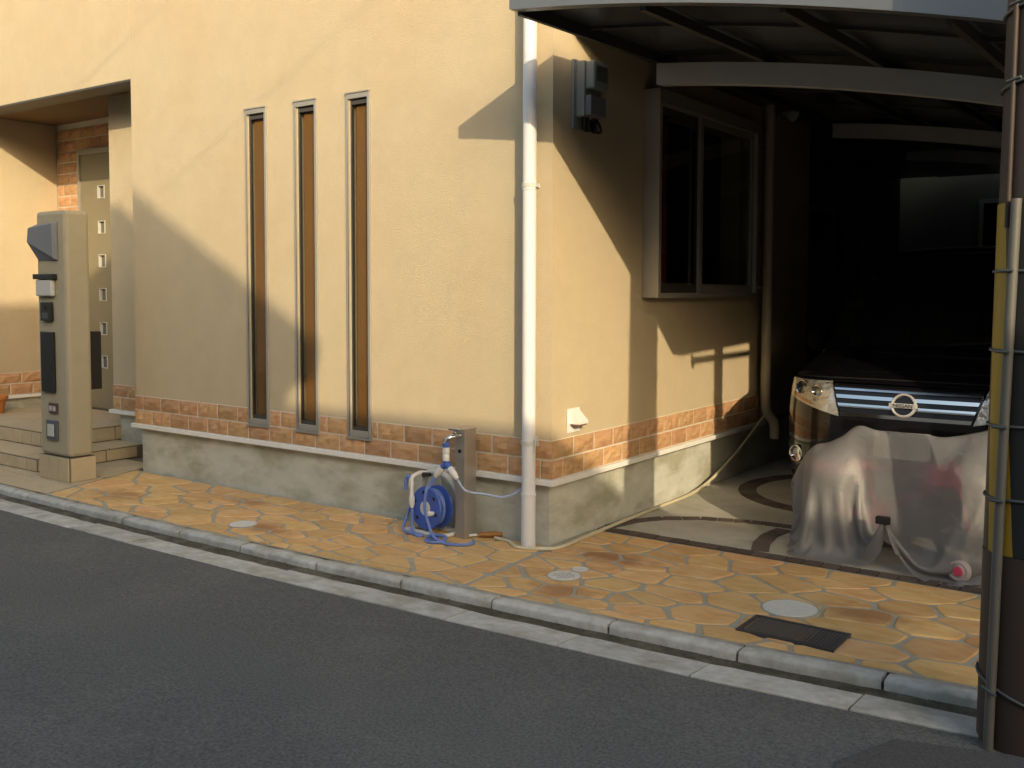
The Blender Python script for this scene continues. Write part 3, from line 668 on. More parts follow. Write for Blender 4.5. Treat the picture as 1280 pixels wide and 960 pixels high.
VT = empty('vent_hood', (0, .25, .64), 'small white vent hood on the side wall above the bricks', 'vent')
B(.0005, .007, .165, .30, .645, .79).build('plate', 'white', VT, bevel=.002)
mb = MB(); mb.add([(.007, .185, .785), (.007, .285, .785), (.075, .285, .715), (.075, .185, .715), (.007, .185, .70), (.007, .285, .70), (.075, .185, .70), (.075, .285, .70)],
                  [(0,1,2,3), (3,2,7,6), (0,3,6,4), (1,5,7,2), (4,6,7,5)]); mb.build('hood', 'white', VT)
B(.012, .068, .19, .28, .69, .6995).build('grille', mat('vent_brown', (.22, .10, .07), .7), VT)

SL = empty('security_lamp', (.08, 3.5, 2.95), 'small pale floodlight on the wall under the carport roof', 'lamp')
B(.0005, .03, 3.44, 3.54, 2.93, 3.03).build('bracket', 'alu', SL); MB().lathe((.1, 3.47, 2.98), (.8, -.3, -.45), [(.0, -.07), (.04, -.07), (.055, .06), (.05, .065), (0, .05)], 16).build('head', 'frost', SL)
MB().tube([(.03, 3.49, 2.98), (.07, 3.48, 2.985)], .012).build('arm', 'alu', SL)

# ------------------------------------------------------------------ water post, hoses, hose reel
WP = empty('water_post', (-.54, -.11, 0), 'square steel standpipe with a chrome tap in front of the foundation', 'standpipe')
B(-.58, -.505, -.165, -.055, .0, .655).build('post', 'steel', WP, bevel=.004)
B(-.583, -.502, -.168, -.052, .6552, .664).build('cap', 'steel', WP, bevel=.003)
MB().lathe((-.5425, -.166, .53), (0, -1, 0), [(0, .001), (.012, .001), (.012, .004), (0, .005)], 12).build('screw_plug', 'black', WP)
mb = MB(); mb.tube(spline([(-.545, -.165, .62), (-.555, -.20, .622), (-.572, -.232, .612), (-.580, -.243, .575)], 5), [.017]*16, 10); tp = mb.build('tap_spout', 'chrome', WP)
mb = MB(); mb.lathe((-.555, -.195, .635), (0, 0, 1), [(0, 0), (.014, 0), (.014, .014), (.007, .016), (.007, .024), (0, .024)], 12); mb.box(-.60, -.52, -.205, -.187, .655, .666); mb.build('tap_lever', 'chrome', WP, bevel=.002)
SP = empty('hose_splitter', (-.585, -.25, .40), 'white and blue Y-shaped hose splitter hanging under the tap', 'hose fitting')
c0 = Vector((-.582, -.246, .575))
MB().lathe(c0, (0, 0, -1), [(0, -.012), (.023, -.012), (.023, .012), (.02, .014), (0, .014)], 14).build('collar', 'blue', SP)
MB().lathe(c0, (0, 0, -1), [(0, .015), (.020, .015), (.022, .05), (.018, .055), (.021, .06), (.020, .095), (0, .095)], 14).build('inlet', 'white', SP)
yc = c0+Vector((0, 0, -.11))
for s, ax in ((-1, Vector((-.75, -.05, -.8))), (1, Vector((.75, .0, -.75)))):
    ax = ax.normalized(); MB().lathe(yc, ax, [(0, -.02), (.016, -.018), (.019, .01), (.019, .035), (0, .036)], 12).build('valve_arm', 'blue', SP)
    MB().lathe(yc, ax, [(0, .037), (.019, .037), (.021, .06), (.021, .085), (.012, .12), (0, .12)], 12).build('coupling', 'white', SP)
L0 = yc+Vector((-.75, -.05, -.8)).normalized()*.11; R0 = yc+Vector((.75, 0, -.75)).normalized()*.11
o = MB().tube(spline([R0, R0+Vector((.06, .01, -.07)), (-.36, -.17, .295), (-.25, -.12, .283), (-.17, -.07, .325), (-.125, -.04, .40)], 8), .0075, 8).build('short_hose', 'hosepale')
tag(o, 'thin pale blue hose sagging from the splitter to the white downspout', 'hose')
RC = Vector((-.755, -.17, .165))
o = MB().tube(spline([L0, L0+Vector((-.035, -.02, -.07)), (-.69, -.30, .30), (-.69, -.315, .20), (-.665, -.31, .10), (-.60, -.33, .03), (-.50, -.335, .012), (-.42, -.30, .012), (-.39, -.24, .012), (-.42, -.19, .012)], 8), .0095, 8).build('supply_hose', 'hose')
tag(o, 'blue garden hose dropping from the splitter and curling on the paving', 'hose')

HR = empty('hose_reel', (RC.x, RC.y, 0), 'blue and white hose reel standing against the concrete foundation', 'hose reel')
ax = Vector((-.12, -1, .05)).normalized()
mb = MB(); mb.lathe(RC, ax, [(.04, -.055), (.128, -.055), (.132, -.048), (.128, -.042), (.07, -.040), (.07, .040), (.128, .042), (.132, .048), (.128, .055), (.045, .058), (.04, .055)], 36)
dr = mb.build('drum', 'blue', HR)
MB().lathe(RC, ax, [(.0, .062), (.042, .062), (.044, .058), (.044, .05)], 24).build('hub_disc', 'palegrey', dr)
MB().lathe(RC, ax, [(.0, .066), (.006, .066), (.006, .06)], 10).build('axle', 'black', dr)
a1 = ax.cross(Vector((0, 0, 1))).normalized(); a2 = a1.cross(ax).normalized()
for k in range(6):
    q = k*math.pi/3+.3; p = RC+(a1*math.cos(q)+a2*math.sin(q))*.095; MB().lathe(p, ax, [(0, .0565), (.013, .0565), (.013, .050)], 10).build('flange_hole', 'black', dr)
kb = RC+a1*-.07-a2*.02
MB().lathe(kb, ax, [(0, .10), (.013, .10), (.016, .085), (.012, .06), (.012, .055)], 12).build('crank_knob', 'white', dr)
mb = MB(); rad = .094
hp = []
for k in range(220):
    q = k*2*math.pi/36; lay = (k/36) % 2; h = -.034+.068*abs(((k/36) % 2)-1); rr_ = .082+.012*(k//72)
    hp.append(RC+ax*h+(a1*math.cos(q)+a2*math.sin(q))*rr_)
mb.tube(hp, .0085, 6); mb.build('coiled_hose', 'hose', HR)
def fp(u, h, z): return Vector((RC.x, RC.y, 0))+a1*-u+Vector((ax.x, ax.y, 0))*h+Vector((0, 0, z))
for h in (-.07,):
    MB().tube(spline([fp(-.13, h, .02), fp(-.165, h, .12), fp(-.165, h, .25), fp(-.12, h, .345), fp(-.03, h, .365), fp(.07, h, .345), fp(.155, h, .26), fp(.175, h, .13), fp(.14, h, .02)], 8), .021, 10).build('frame_arch', 'palegrey', HR)
mb = MB(); mb.tube([fp(-.16, -.09, .018), fp(.16, -.09, .018)], .017, 8); mb.tube([fp(-.15, .07, .016), fp(.15, .07, .016)], .017, 8); mb.tube([fp(-.145, -.09, .018), fp(-.145, .07, .016)], .015, 8); mb.tube([fp(.145, -.09, .018), fp(.145, .07, .016)], .015, 8); mb.build('foot_frame', 'palegrey', HR)
mb = MB(); mb.tube([RC-ax*.078, RC+ax*.05], .012, 8); mb.tube([RC-ax*.07, fp(-.0, -.078, .33)], .010, 8); mb.build('axle_strut', 'palegrey', HR)
MB().tube([fp(-.13, -.05, .335), fp(-.10, -.02, .352), fp(-.04, -.02, .358)], .013, 8).build('carry_grip', 'black', HR)
nz0 = fp(-.105, .075, .335)
MB().tube(spline([fp(-.115, -.07, .35), fp(-.115, -.01, .362), fp(-.11, .05, .352), nz0], 5), .013, 8).build('nozzle_holder', 'white', HR)
mb = MB(); mb.lathe(nz0, (.03, 0, -1), [(0, -.01), (.014, -.008), (.016, .03), (.011, .06), (.013, .09), (.018, .12), (.018, .15), (.010, .175), (0, .175)], 12); mb.build('nozzle', 'white', HR)
MB().tube(spline([nz0, nz0+Vector((-.03, 0, .015)), nz0+Vector((-.045, 0, -.03)), nz0+Vector((-.05, .0, -.07))], 5), .012, 8).build('trigger', 'hose', HR)
pts = [nz0+Vector((.005, 0, -.17)), nz0+Vector((.015, -.01, -.23)), fp(-.07, .10, .035), fp(0.0, .12, .012), fp(.02, .10, .012), fp(-.05, .11, .012), fp(-.14, .11, .03), fp(-.17, .05, .10), fp(-.14, .02, .20), RC+a1*.09+ax*.03]
MB().tube(spline(pts, 8), .0095, 8).build('lead_hose', 'hose', HR)
o = MB().tube(spline([(-.62, -.27, .012), (-.66, -.34, .012), (-.60, -.37, .014), (-.54, -.33, .02), (-.56, -.28, .034), (-.66, -.27, .028), (-.70, -.29, .012)], 8), .0095, 8).build('loose_hose_loop', 'hose')
tag(o, 'loose loop of blue hose on the paving between reel and standpipe', 'hose')
TB = empty('hand_tool', (-.43, -.05, 0), 'short garden tool with a wooden handle lying beside the standpipe', 'garden tool')
MB().tube([(-.46, -.085, .022), (-.40, -.04, .024), (-.345, 0.0, .024)], [.014, .02, .015], 8).build('handle', 'wood', TB)
MB().tube([(-.53, -.13, .015), (-.47, -.09, .02)], [.006, .009], 8).build('ferrule', 'white', TB)
o = MB().tube(spline([(-.36, -.06, .012), (-.25, -.075, .012), (-.13, -.15, .012), (0.0, -.10, .012), (.07, .0, .012), (.06, .3, .012), (.05, .8, .014), (.045, 1.3, .014), (.05, 1.75, .02), (.05, 2.1, .07), (.05, 2.5, .19), (.05, 2.8, .30), (.06, 3.0, .40), (.075, 3.12, .46)], 8), .0115, 8).build('drain_hose', 'cream')
tag(o, 'cream drain hose lying along the foundation round the house corner', 'hose')

# ------------------------------------------------------------------ lids and grate in the paving
def lid(x, y, r, label, holes=False):
    root = MB().lathe((x, y, 0), (0, 0, 1), [(0, .0085), (r*.93, .0085), (r*.95, .0065), (r, .0075), (r*1.0, -.004)], 32, False).build('utility_cover', 'lid')
    MB().lathe((x, y, 0), (0, 0, 1), [(r*1.01, .0065), (r*1.09, .0062), (r*1.10, -.004)], 32, False).build('rim', 'joint', root)
    tag(root, label, 'utility cover')
    if holes:
        mb = MB()
        for i in range(-3, 4):
            for j in range(-3, 4):
                if i*i+j*j < 10: mb.lathe((x+i*r*.22, y+j*r*.22, .0088), (0, 0, 1), [(0, .0003), (r*.06, .0002)], 6, False)
        mb.build('hole_pattern', 'iron', root)
lid(-1.87, -.70, .085, 'small round white lid in the flagstones below the slit windows')
lid(.38, -.45, .085, 'round pale lid with dotted holes near the downspout', True)
lid(.385, -.30, .045, 'tiny round pale lid near the downspout')
lid(1.52, -.27, .125, 'large round pale grey lid beside the iron grate')
GR = empty('drain_grate', (1.66, -.6, 0), 'black cast iron grate set in the flagstones beside the kerb', 'drain grate')
gx0, gx1, gy0, gy1 = 1.43, 1.86, -.70, -.46
mb = MB(); mb.box(gx0, gx1, gy0, gy0+.018, -.004, .012); mb.box(gx0, gx1, gy1-.018, gy1, -.004, .012); mb.box(gx0, gx0+.018, gy0+.018, gy1-.018, -.004, .012); mb.box(gx1-.018, gx1, gy0+.018, gy1-.018, -.004, .012); mb.build('frame', 'iron', GR)
B(gx0+.018, gx1-.018, gy0+.018, gy1-.018, -.004, .004).build('plate', 'blackmat', GR)
mb = MB()
for i in range(26):
    for j in range(13):
        x = gx0+.026+i*.0152; y = gy0+.026+j*.0152
        mb.add([(x, y, .0105), (x+.009, y+.004, .0105), (x+.011, y+.011, .0105), (x+.002, y+.007, .0105), (x, y, .004), (x+.009, y+.004, .004), (x+.011, y+.011, .004), (x+.002, y+.007, .004)], [(0,1,2,3),(0,4,5,1),(1,5,6,2),(2,6,7,3),(3,7,4,0)])
tag(mb.build('tread_studs', mat('worn_iron', (.17, .17, .18), .45, metal=.5), GR), kind='stuff')

# ------------------------------------------------------------------ carport
CP = empty('carport', (2.7, 3, 0), 'dark arched cantilever carport with pale beams beside the house', 'carport')
XL, XR, YF, YB = .26, 2.82, -.75, 9.3
def zr(x, y): s = x-XL; return 2.885-.09*s-.04*s*s+.028*(y-YF)
def arcrow(y, dz, n=14): return [Vector((XL+(XR-XL)*i/n, y, zr(XL+(XR-XL)*i/n, y)+dz)) for i in range(n+1)]
def archbar(y0, y1, d0, d1, name, m, x0=XL, x1=XR, n=16):
    mb = MB(); xs_ = [x0+(x1-x0)*i/n for i in range(n+1)]
    rows = [[Vector((x, yy, zr(x, yy)+dd)) for x in xs_] for yy, dd in ((y0, d0), (y1, d0), (y1, d1), (y0, d1), (y0, d0))]
    mb.grid(rows, False)
    for i in (0, -1): mb.add([r[i] for r in rows[:4]], [(0,1,2,3)])
    return mb.build(name, m, CP)
archbar(YF-.035, YF+.035, -.035, .04, 'front_fascia', 'fascia')
for k, y in enumerate((-.07, .76, 1.6, 2.44, 3.28, 4.12, 4.96, 5.8, 6.64, 7.48, 8.32)): archbar(y-.012, y+.012, -.004, .03, 'panel_rib', 'carbronze')
ys = [YF+.036, -.083, .747, 1.587, 2.427, 3.267, 4.107, 4.947, 5.787, 6.627, 7.467, 8.307, YB]
for a, b in zip(ys, ys[1:]): archbar(a+(.026 if a > -.5 else 0), b, .012, .020, 'roof_panel', 'panel')
for x in (XL+.012, .95, 1.6, 2.25, XR-.012):
    w = .024 if x in (XL+.012, XR-.012) else .03
    mb = MB(); ya, yb = YF+.036, YB
    d0, d1 = (-.05, .04) if x in (XL+.012, XR-.012) else (-.055, -.006)
    mb.add([(x-w/2+sx*w, yy, zr(x, yy)+dd) for yy in (ya, yb) for sx, dd in ((0, d0), (1, d0), (1, d1), (0, d1))], [(0,1,2,3), (4,5,6,7), (0,1,5,4), (1,2,6,5), (2,3,7,6), (3,0,4,7)])
    mb.build('side_rail' if x in (XL+.012, XR-.012) else 'purlin', 'carbronze', CP)
for y in (.76, 4.1, 6.6):
    archbar(y-.045, y+.045, -.185, -.06, 'cantilever_beam', 'carframe', XL+.02, 2.80)
    B(2.70, 2.79, y-.05, y+.05, .0, zr(2.75, y)-.19).build('column', 'carframe', CP, bevel=.004)
B(2.655, 2.690, -.35, 7.2, 2.215, 2.250).build('gutter', 'carframe', CP)
B(2.65, 2.70, -.36, -.345, 2.185, 2.27).build('gutter_end_cap', 'carframe', CP)
B(2.63, 2.72, .06, .15, .0, 2.44).build('front_column', 'carframe', CP, bevel=.004)

# ------------------------------------------------------------------ minivan
VN = empty('minivan', (1.57, 3.8, 0), 'black minivan with chrome barred grille parked nose out in the carport', 'minivan')
VX, VY = 1.57, 1.48
ST = [(.12, .18, .79), (.03, .27, .815), (.0, .42, .825), (.0, .55, .83), (.005, .64, .83), (.012, .70, .83), (.028, .77, .83), (.052, .85, .83), (.075, .905, .825), (.13, .935, .815), (.28, .985, .81), (.48, 1.03, .80), (.70, 1.075, .79), (.76, 1.11, .77), (1.15, 1.46, .72), (1.5, 1.74, .66), (1.62, 1.79, .645), (2.0, 1.83, .64), (3.0, 1.84, .64), (4.35, 1.82, .63), (4.58, 1.68, .66), (4.66, 1.1, .79), (4.66, .3, .80)]
NF = 9
def plan(x, k=1): a = abs(x)/.83; return k*(.05*a*a+.30*max(0, (a-.5)/.5)**2.4)
def skin(i, u, off=0):
    y, z, hw = ST[i]; x = hw*u; k = 1 if i <= NF+2 else max(.25, 1-(i-NF-2)*.25)
    if i > 18: k = 0
    cr = (.0 if i < 7 else (.02 if i < 13 else .05))
    return Vector((VX+x, VY+y+plan(x, k)-off*(1 if i < 10 else .4), z-cr*abs(u)**3+(off*.8 if i >= 10 else 0)))
US = [-1+i/10 for i in range(21)]
mb = MB(); mb.grid([[skin(i, u) for u in US] for i in range(len(ST))], True)
zl = [s[1] for s in ST[:NF+1]]
for sgn in (-1, 1):
    u = sgn; rows = []
    rows.append([skin(i, u) for i in range(NF+1)])
    for i in range(NF+1, len(ST)-1):
        e = skin(i, u); yy = max(e.y, VY+.55)
        rows.append([Vector((VX+sgn*(.845 if zz > .3 else .80), yy, min(zz, e.z-.01))) for zz in zl]+[])
    mb.grid(rows, True)
    top = [Vector((VX+sgn*.845, max(skin(i, u).y, VY+.55), zl[-1])) for i in range(NF+1, len(ST)-1)]; ed = [skin(i, u) for i in range(NF+1, len(ST)-1)]
    mb.grid([top, ed], True)
mb.build('body', 'paint', VN, fix=True)
def patch(poly_rows, name, m, parent, off):          # rows of (x, z) mapped to the curved nose
    def srf(x, z, o):
        for i in range(len(ST)-1):
            if ST[i][1] <= z <= ST[i+1][1]:
                t = (z-ST[i][1])/(ST[i+1][1]-ST[i][1]); y = ST[i][0]+(ST[i+1][0]-ST[i][0])*t; return Vector((VX+x, VY+y+plan(x)-o, z))
    mb = MB(); fr1 = [[srf(x, z, off) for x, z in r] for r in poly_rows]; bk = [[srf(x, z, -.004) for x, z in r] for r in poly_rows]
    mb.grid(fr1, True)
    ring = lambda g: g[0]+[r[-1] for r in g[1:]]+g[-1][-2::-1]+[r[0] for r in g[-2:0:-1]]
    a, b = ring(fr1), ring(bk); k = len(a); mb.add(a+b, [(i, k+i, k+(i+1) % k, (i+1) % k) for i in range(k)])
    return mb.build(name, m, parent)
def quadrows(bl, br, tr, tl, nz=4, nx=10):
    return [[(bl[0]+(br[0]-bl[0])*i/nx+((tl[0]+(tr[0]-tl[0])*i/nx)-(bl[0]+(br[0]-bl[0])*i/nx))*j/nz, bl[1]+(br[1]-bl[1])*i/nx+((tl[1]+(tr[1]-tl[1])*i/nx)-(bl[1]+(br[1]-bl[1])*i/nx))*j/nz) for i in range(nx+1)] for j in range(nz+1)]
gr = patch(quadrows((-.375, .70), (.375, .70), (.445, .915), (-.445, .915), 6, 20), 'grille', 'grilleblack', VN, .004)
for z0, z1, w in ((.708, .730, .378), (.762, .785, .395), (.816, .838, .412), (.866, .879, .428), (.907, .914, .440)):
    patch(quadrows((-w, z0), (w, z0), (w+.008, z1), (-w-.008, z1), 2, 20), 'grille_bar', 'chrome', gr, .016 if z1 < .9 else .010)
for s in (-1, 1):
    q = quadrows((s*.80, .79), (s*.39, .70), (s*.46, .915), (s*.80, .905), 6, 12)
    hl = patch(q, 'headlight', 'lamp_chrome', VN, .004)
    patch(q, 'lens', 'lens', hl, .022)
    def hpnt(x, z):
        for i in range(len(ST)-1):
            if ST[i][1] <= z <= ST[i+1][1]:
                t = (z-ST[i][1])/(ST[i+1][1]-ST[i][1]); return Vector((VX+x, VY+ST[i][0]+(ST[i+1][0]-ST[i][0])*t+plan(x)-.010, z))
    MB().lathe(hpnt(s*.68, .855), (s*.35, -1, .1), [(0, -.01), (.02, 0), (.034, .010), (.040, .012), (.043, .004), (.043, -.02)], 20).build('main_bowl', 'vanglass', hl)
    MB().lathe(hpnt(s*.68, .855), (s*.35, -1, .1), [(.040, .010), (.047, .013), (.049, .004), (.049, -.02)], 20).build('bowl_ring', 'chrome', hl)
    MB().lathe(hpnt(s*.55, .845), (s*.25, -1, .1), [(0, -.012), (.02, -.004), (.032, .010), (.037, .011), (.039, -.02)], 20).build('high_beam_bowl', 'chrome', hl)
    patch(quadrows((s*.78, .797), (s*.60, .757), (s*.60, .778), (s*.78, .818), 2, 6), 'turn_signal', 'amber' if s < 0 else 'red', hl, .011)
    MB().lathe(hpnt(s*.70, .42), (s*.45, -1, 0), [(0, -.005), (.035, 0), (.045, .012), (.055, .014), (.058, -.01)], 20).build('fog_lamp', 'chrome', VN)
ec = Vector((VX, VY+.036-.022, .795))
em = MB().lathe(ec, (0, -1, .28), [(.059, .0), (.062, .012), (.069, .014), (.075, .006), (.075, -.010), (.059, -.008)], 32).build('emblem', 'emblem', VN)
mb = MB(); mb.box(VX-.082, VX+.082, ec.y-.022, ec.y-.004, ec.z-.014, ec.z+.014); bar = mb.build('emblem_bar', 'emblem', em, bevel=.003)
MB().lathe(ec, (0, -1, .28), [(0, -.002), (.058, -.002), (.058, -.008)], 24).build('emblem_back', 'grilleblack', em)
cu = bpy.data.curves.new('txt', 'FONT'); cu.body = 'NISSAN'; cu.size = .030; cu.align_x = 'CENTER'; cu.align_y = 'CENTER'; cu.extrude = .001
to = bpy.data.objects.new('txt', cu); COL.objects.link(to); dg = bpy.context.evaluated_depsgraph_get(); tm = bpy.data.meshes.new_from_object(to.evaluated_get(dg)); bpy.data.objects.remove(to)
tm.materials.clear(); tm.materials.append(M['grilleblack'])
put('lettering', tm, (VX, ec.y-.0235, ec.z), em, rot=(R(90), 0, 0), scale=(1.15, 1, 1))
patch(quadrows((-.30, .30), (.30, .30), (.34, .46), (-.34, .46), 3, 12), 'lower_intake', 'grilleblack', VN, .004)
npl = B(VX-.165, VX+.165, VY-.022, VY-.010, .47, .635).build('number_plate', 'trim', VN, bevel=.003)
# windscreen and its frame
WS = MB(); WS.grid([[skin(13, u*.93, .012) for u in US], [skin(14, u*.93, .012) for u in US], [skin(15, u*.92, .012)-Vector((0, 0, .02)) for u in US]], True); ws = WS.build('windscreen', 'vanglass', VN)
MB().tube([skin(13, .1, .03), skin(13, .5, .03)+Vector((0, .03, .03)), skin(13, .85, .03)+Vector((0, .02, .05))], .007, 6).build('wiper', 'blackmat', VN)
B(VX+.03, VX+.13, VY+1.42, VY+1.44, 1.50, 1.56).build('rear_view_mirror', 'greybox', VN)
MB().tube([skin(9, -.78), skin(9, 0), skin(9, .78)][0:1]+[skin(9, u*.97, .003)+Vector((0, .003, .002)) for u in US]+[skin(9, .97)], .003, 5).build('bonnet_seam', 'blackmat', VN)
for s in (-1, 1):
    mr_ = MB(); c = Vector((VX+s*.95, VY+1.28, 1.12)); rows = []
    mr_.lathe(c+Vector((0, 0, -.09)), (0, 0, 1), [(0, 0), (.05, .012), (.075, .05), (.08, .09), (.07, .14), (.045, .17), (0, .18)], 18); mo = mr_.build('wing_mirror', mat('mirror_black', (.006, .006, .007), .8, spec=.05), VN)
    B(min(VX+s*.83, VX+s*.87), max(VX+s*.83, VX+s*.87), VY+1.26, VY+1.31, 1.05, 1.09).build('mirror_arm', 'blackmat', mo)
    # side glass and wheels
    mb = MB(); mb.add([(VX+s*.815, VY+1.2, 1.08), (VX+s*.815, VY+4.3, 1.08), (VX+s*.70, VY+4.2, 1.66), (VX+s*.70, VY+1.75, 1.66)], [(0,1,2,3)]); mb.build('side_glass', 'vanglass', VN)
    for y in (.85, 3.75):
        wh = MB().lathe((VX+s*.72, VY+y, .318), (s, 0, 0), [(.19, -.09), (.30, -.09), (.318, -.07), (.318, .07), (.30, .10), (.20, .115), (.19, .10)], 28).build('wheel', 'tyre', VN)
        MB().lathe((VX+s*.72, VY+y, .318), (s, 0, 0), [(0, .10), (.06, .10), (.10, .085), (.19, .10), (.20, .09)], 20).build('rim', 'chrome', wh)

# ------------------------------------------------------------------ child's bicycle under a plastic sheet
BK = empty('child_bicycle', (1.7, .9, 0), 'pink child bicycle with stabiliser wheels hidden under a plastic sheet', 'bicycle')
def wheel(c, r, ax_, name, rimc='palegrey'):
    rings = MB(); n = 28; c = Vector(c); t = Vector(ax_).normalized(); a = t.orthogonal().normalized(); b = t.cross(a)
    pts = [c+(a*math.cos(2*math.pi*k/n)+b*math.sin(2*math.pi*k/n))*r for k in range(n+1)]
    rings.tube(pts, r*.12, 8, False); w = rings.build(name, 'tyre', BK)
    mb = MB()
    for k in range(8): q = k*math.pi/4; mb.tube([c, c+(a*math.cos(q)+b*math.sin(q))*r*.9], .004, 4)
    mb.lathe(c, t, [(0, -.02), (.02, -.02), (.02, .02), (0, .02)], 10); mb.build('spokes', rimc, w)
bax = Vector((.15, 1, 0))
wheel((1.34, .98, .20), .18, bax, 'rear_wheel'); wheel((2.08, .86, .20), .18, bax, 'front_wheel')
mb = MB()
for p, q, r in (((1.34,.98,.20), (1.58,.94,.24), .014), ((1.58,.94,.24), (1.98,.88,.50), .018), ((1.58,.94,.24), (1.50,.955,.51), .014), ((1.34,.98,.20), (1.50,.955,.50), .012), ((2.08,.86,.20), (1.97,.88,.60), .014), ((1.50,.955,.48), (1.97,.88,.55), .014)): mb.tube([p, q], r, 8)
mb.build('frame', 'pink', BK)
mb = MB(); mb.tube(spline([(2.05, .96, .60), (1.99, .94, .62), (1.97, .88, .60), (1.96, .84, .62), (2.0, .82, .60)], 5), .012, 8); mb.build('handlebar', 'chrome', BK)
mb = MB(); mb.lathe((1.48, .955, .47), (0, 0, 1), [(0, 0), (.05, .0), (.08, .03), (.07, .06), (0, .065)], 16); mb.build('saddle', 'pink', BK)
mb = MB(); mb.box(1.82, 2.02, .84, .98, .44, .56); mb.build('basket', 'pink', BK, bevel=.02)
mb = MB(); mb.box(1.22, 1.42, .90, 1.06, .44, .50); mb.build('carrier', 'pink', BK, bevel=.015)
mb = MB(); mb.lathe((1.60, .90, .24), (-.15, -1, 0), [(0, .01), (.075, .01), (.08, .0), (.075, -.01), (0, -.01)], 18); mb.build('chain_guard', 'pink', BK)
sw1 = MB().lathe((2.07, .655, .062), (-.15, -1, 0), [(0, .022), (.030, .022), (.034, .018), (.046, .02), (.058, .012), (.060, -.004), (.05, -.018), (0, -.018)], 22).build('stabiliser_wheel', mat('grey_wheel', (.42, .36, .36), .5), BK)
MB().lathe((2.07, .655, .062), (-.15, -1, 0), [(0, .028), (.022, .027), (.026, .021)], 14).build('stabiliser_hub', 'pink', sw1)
MB().tube([(2.07, .68, .062), (2.0, .80, .16)], .008, 6).build('stabiliser_arm', 'palegrey', BK)
B(1.645, 1.715, .655, .70, .245, .285).build('pedal', 'black', BK, bevel=.006)

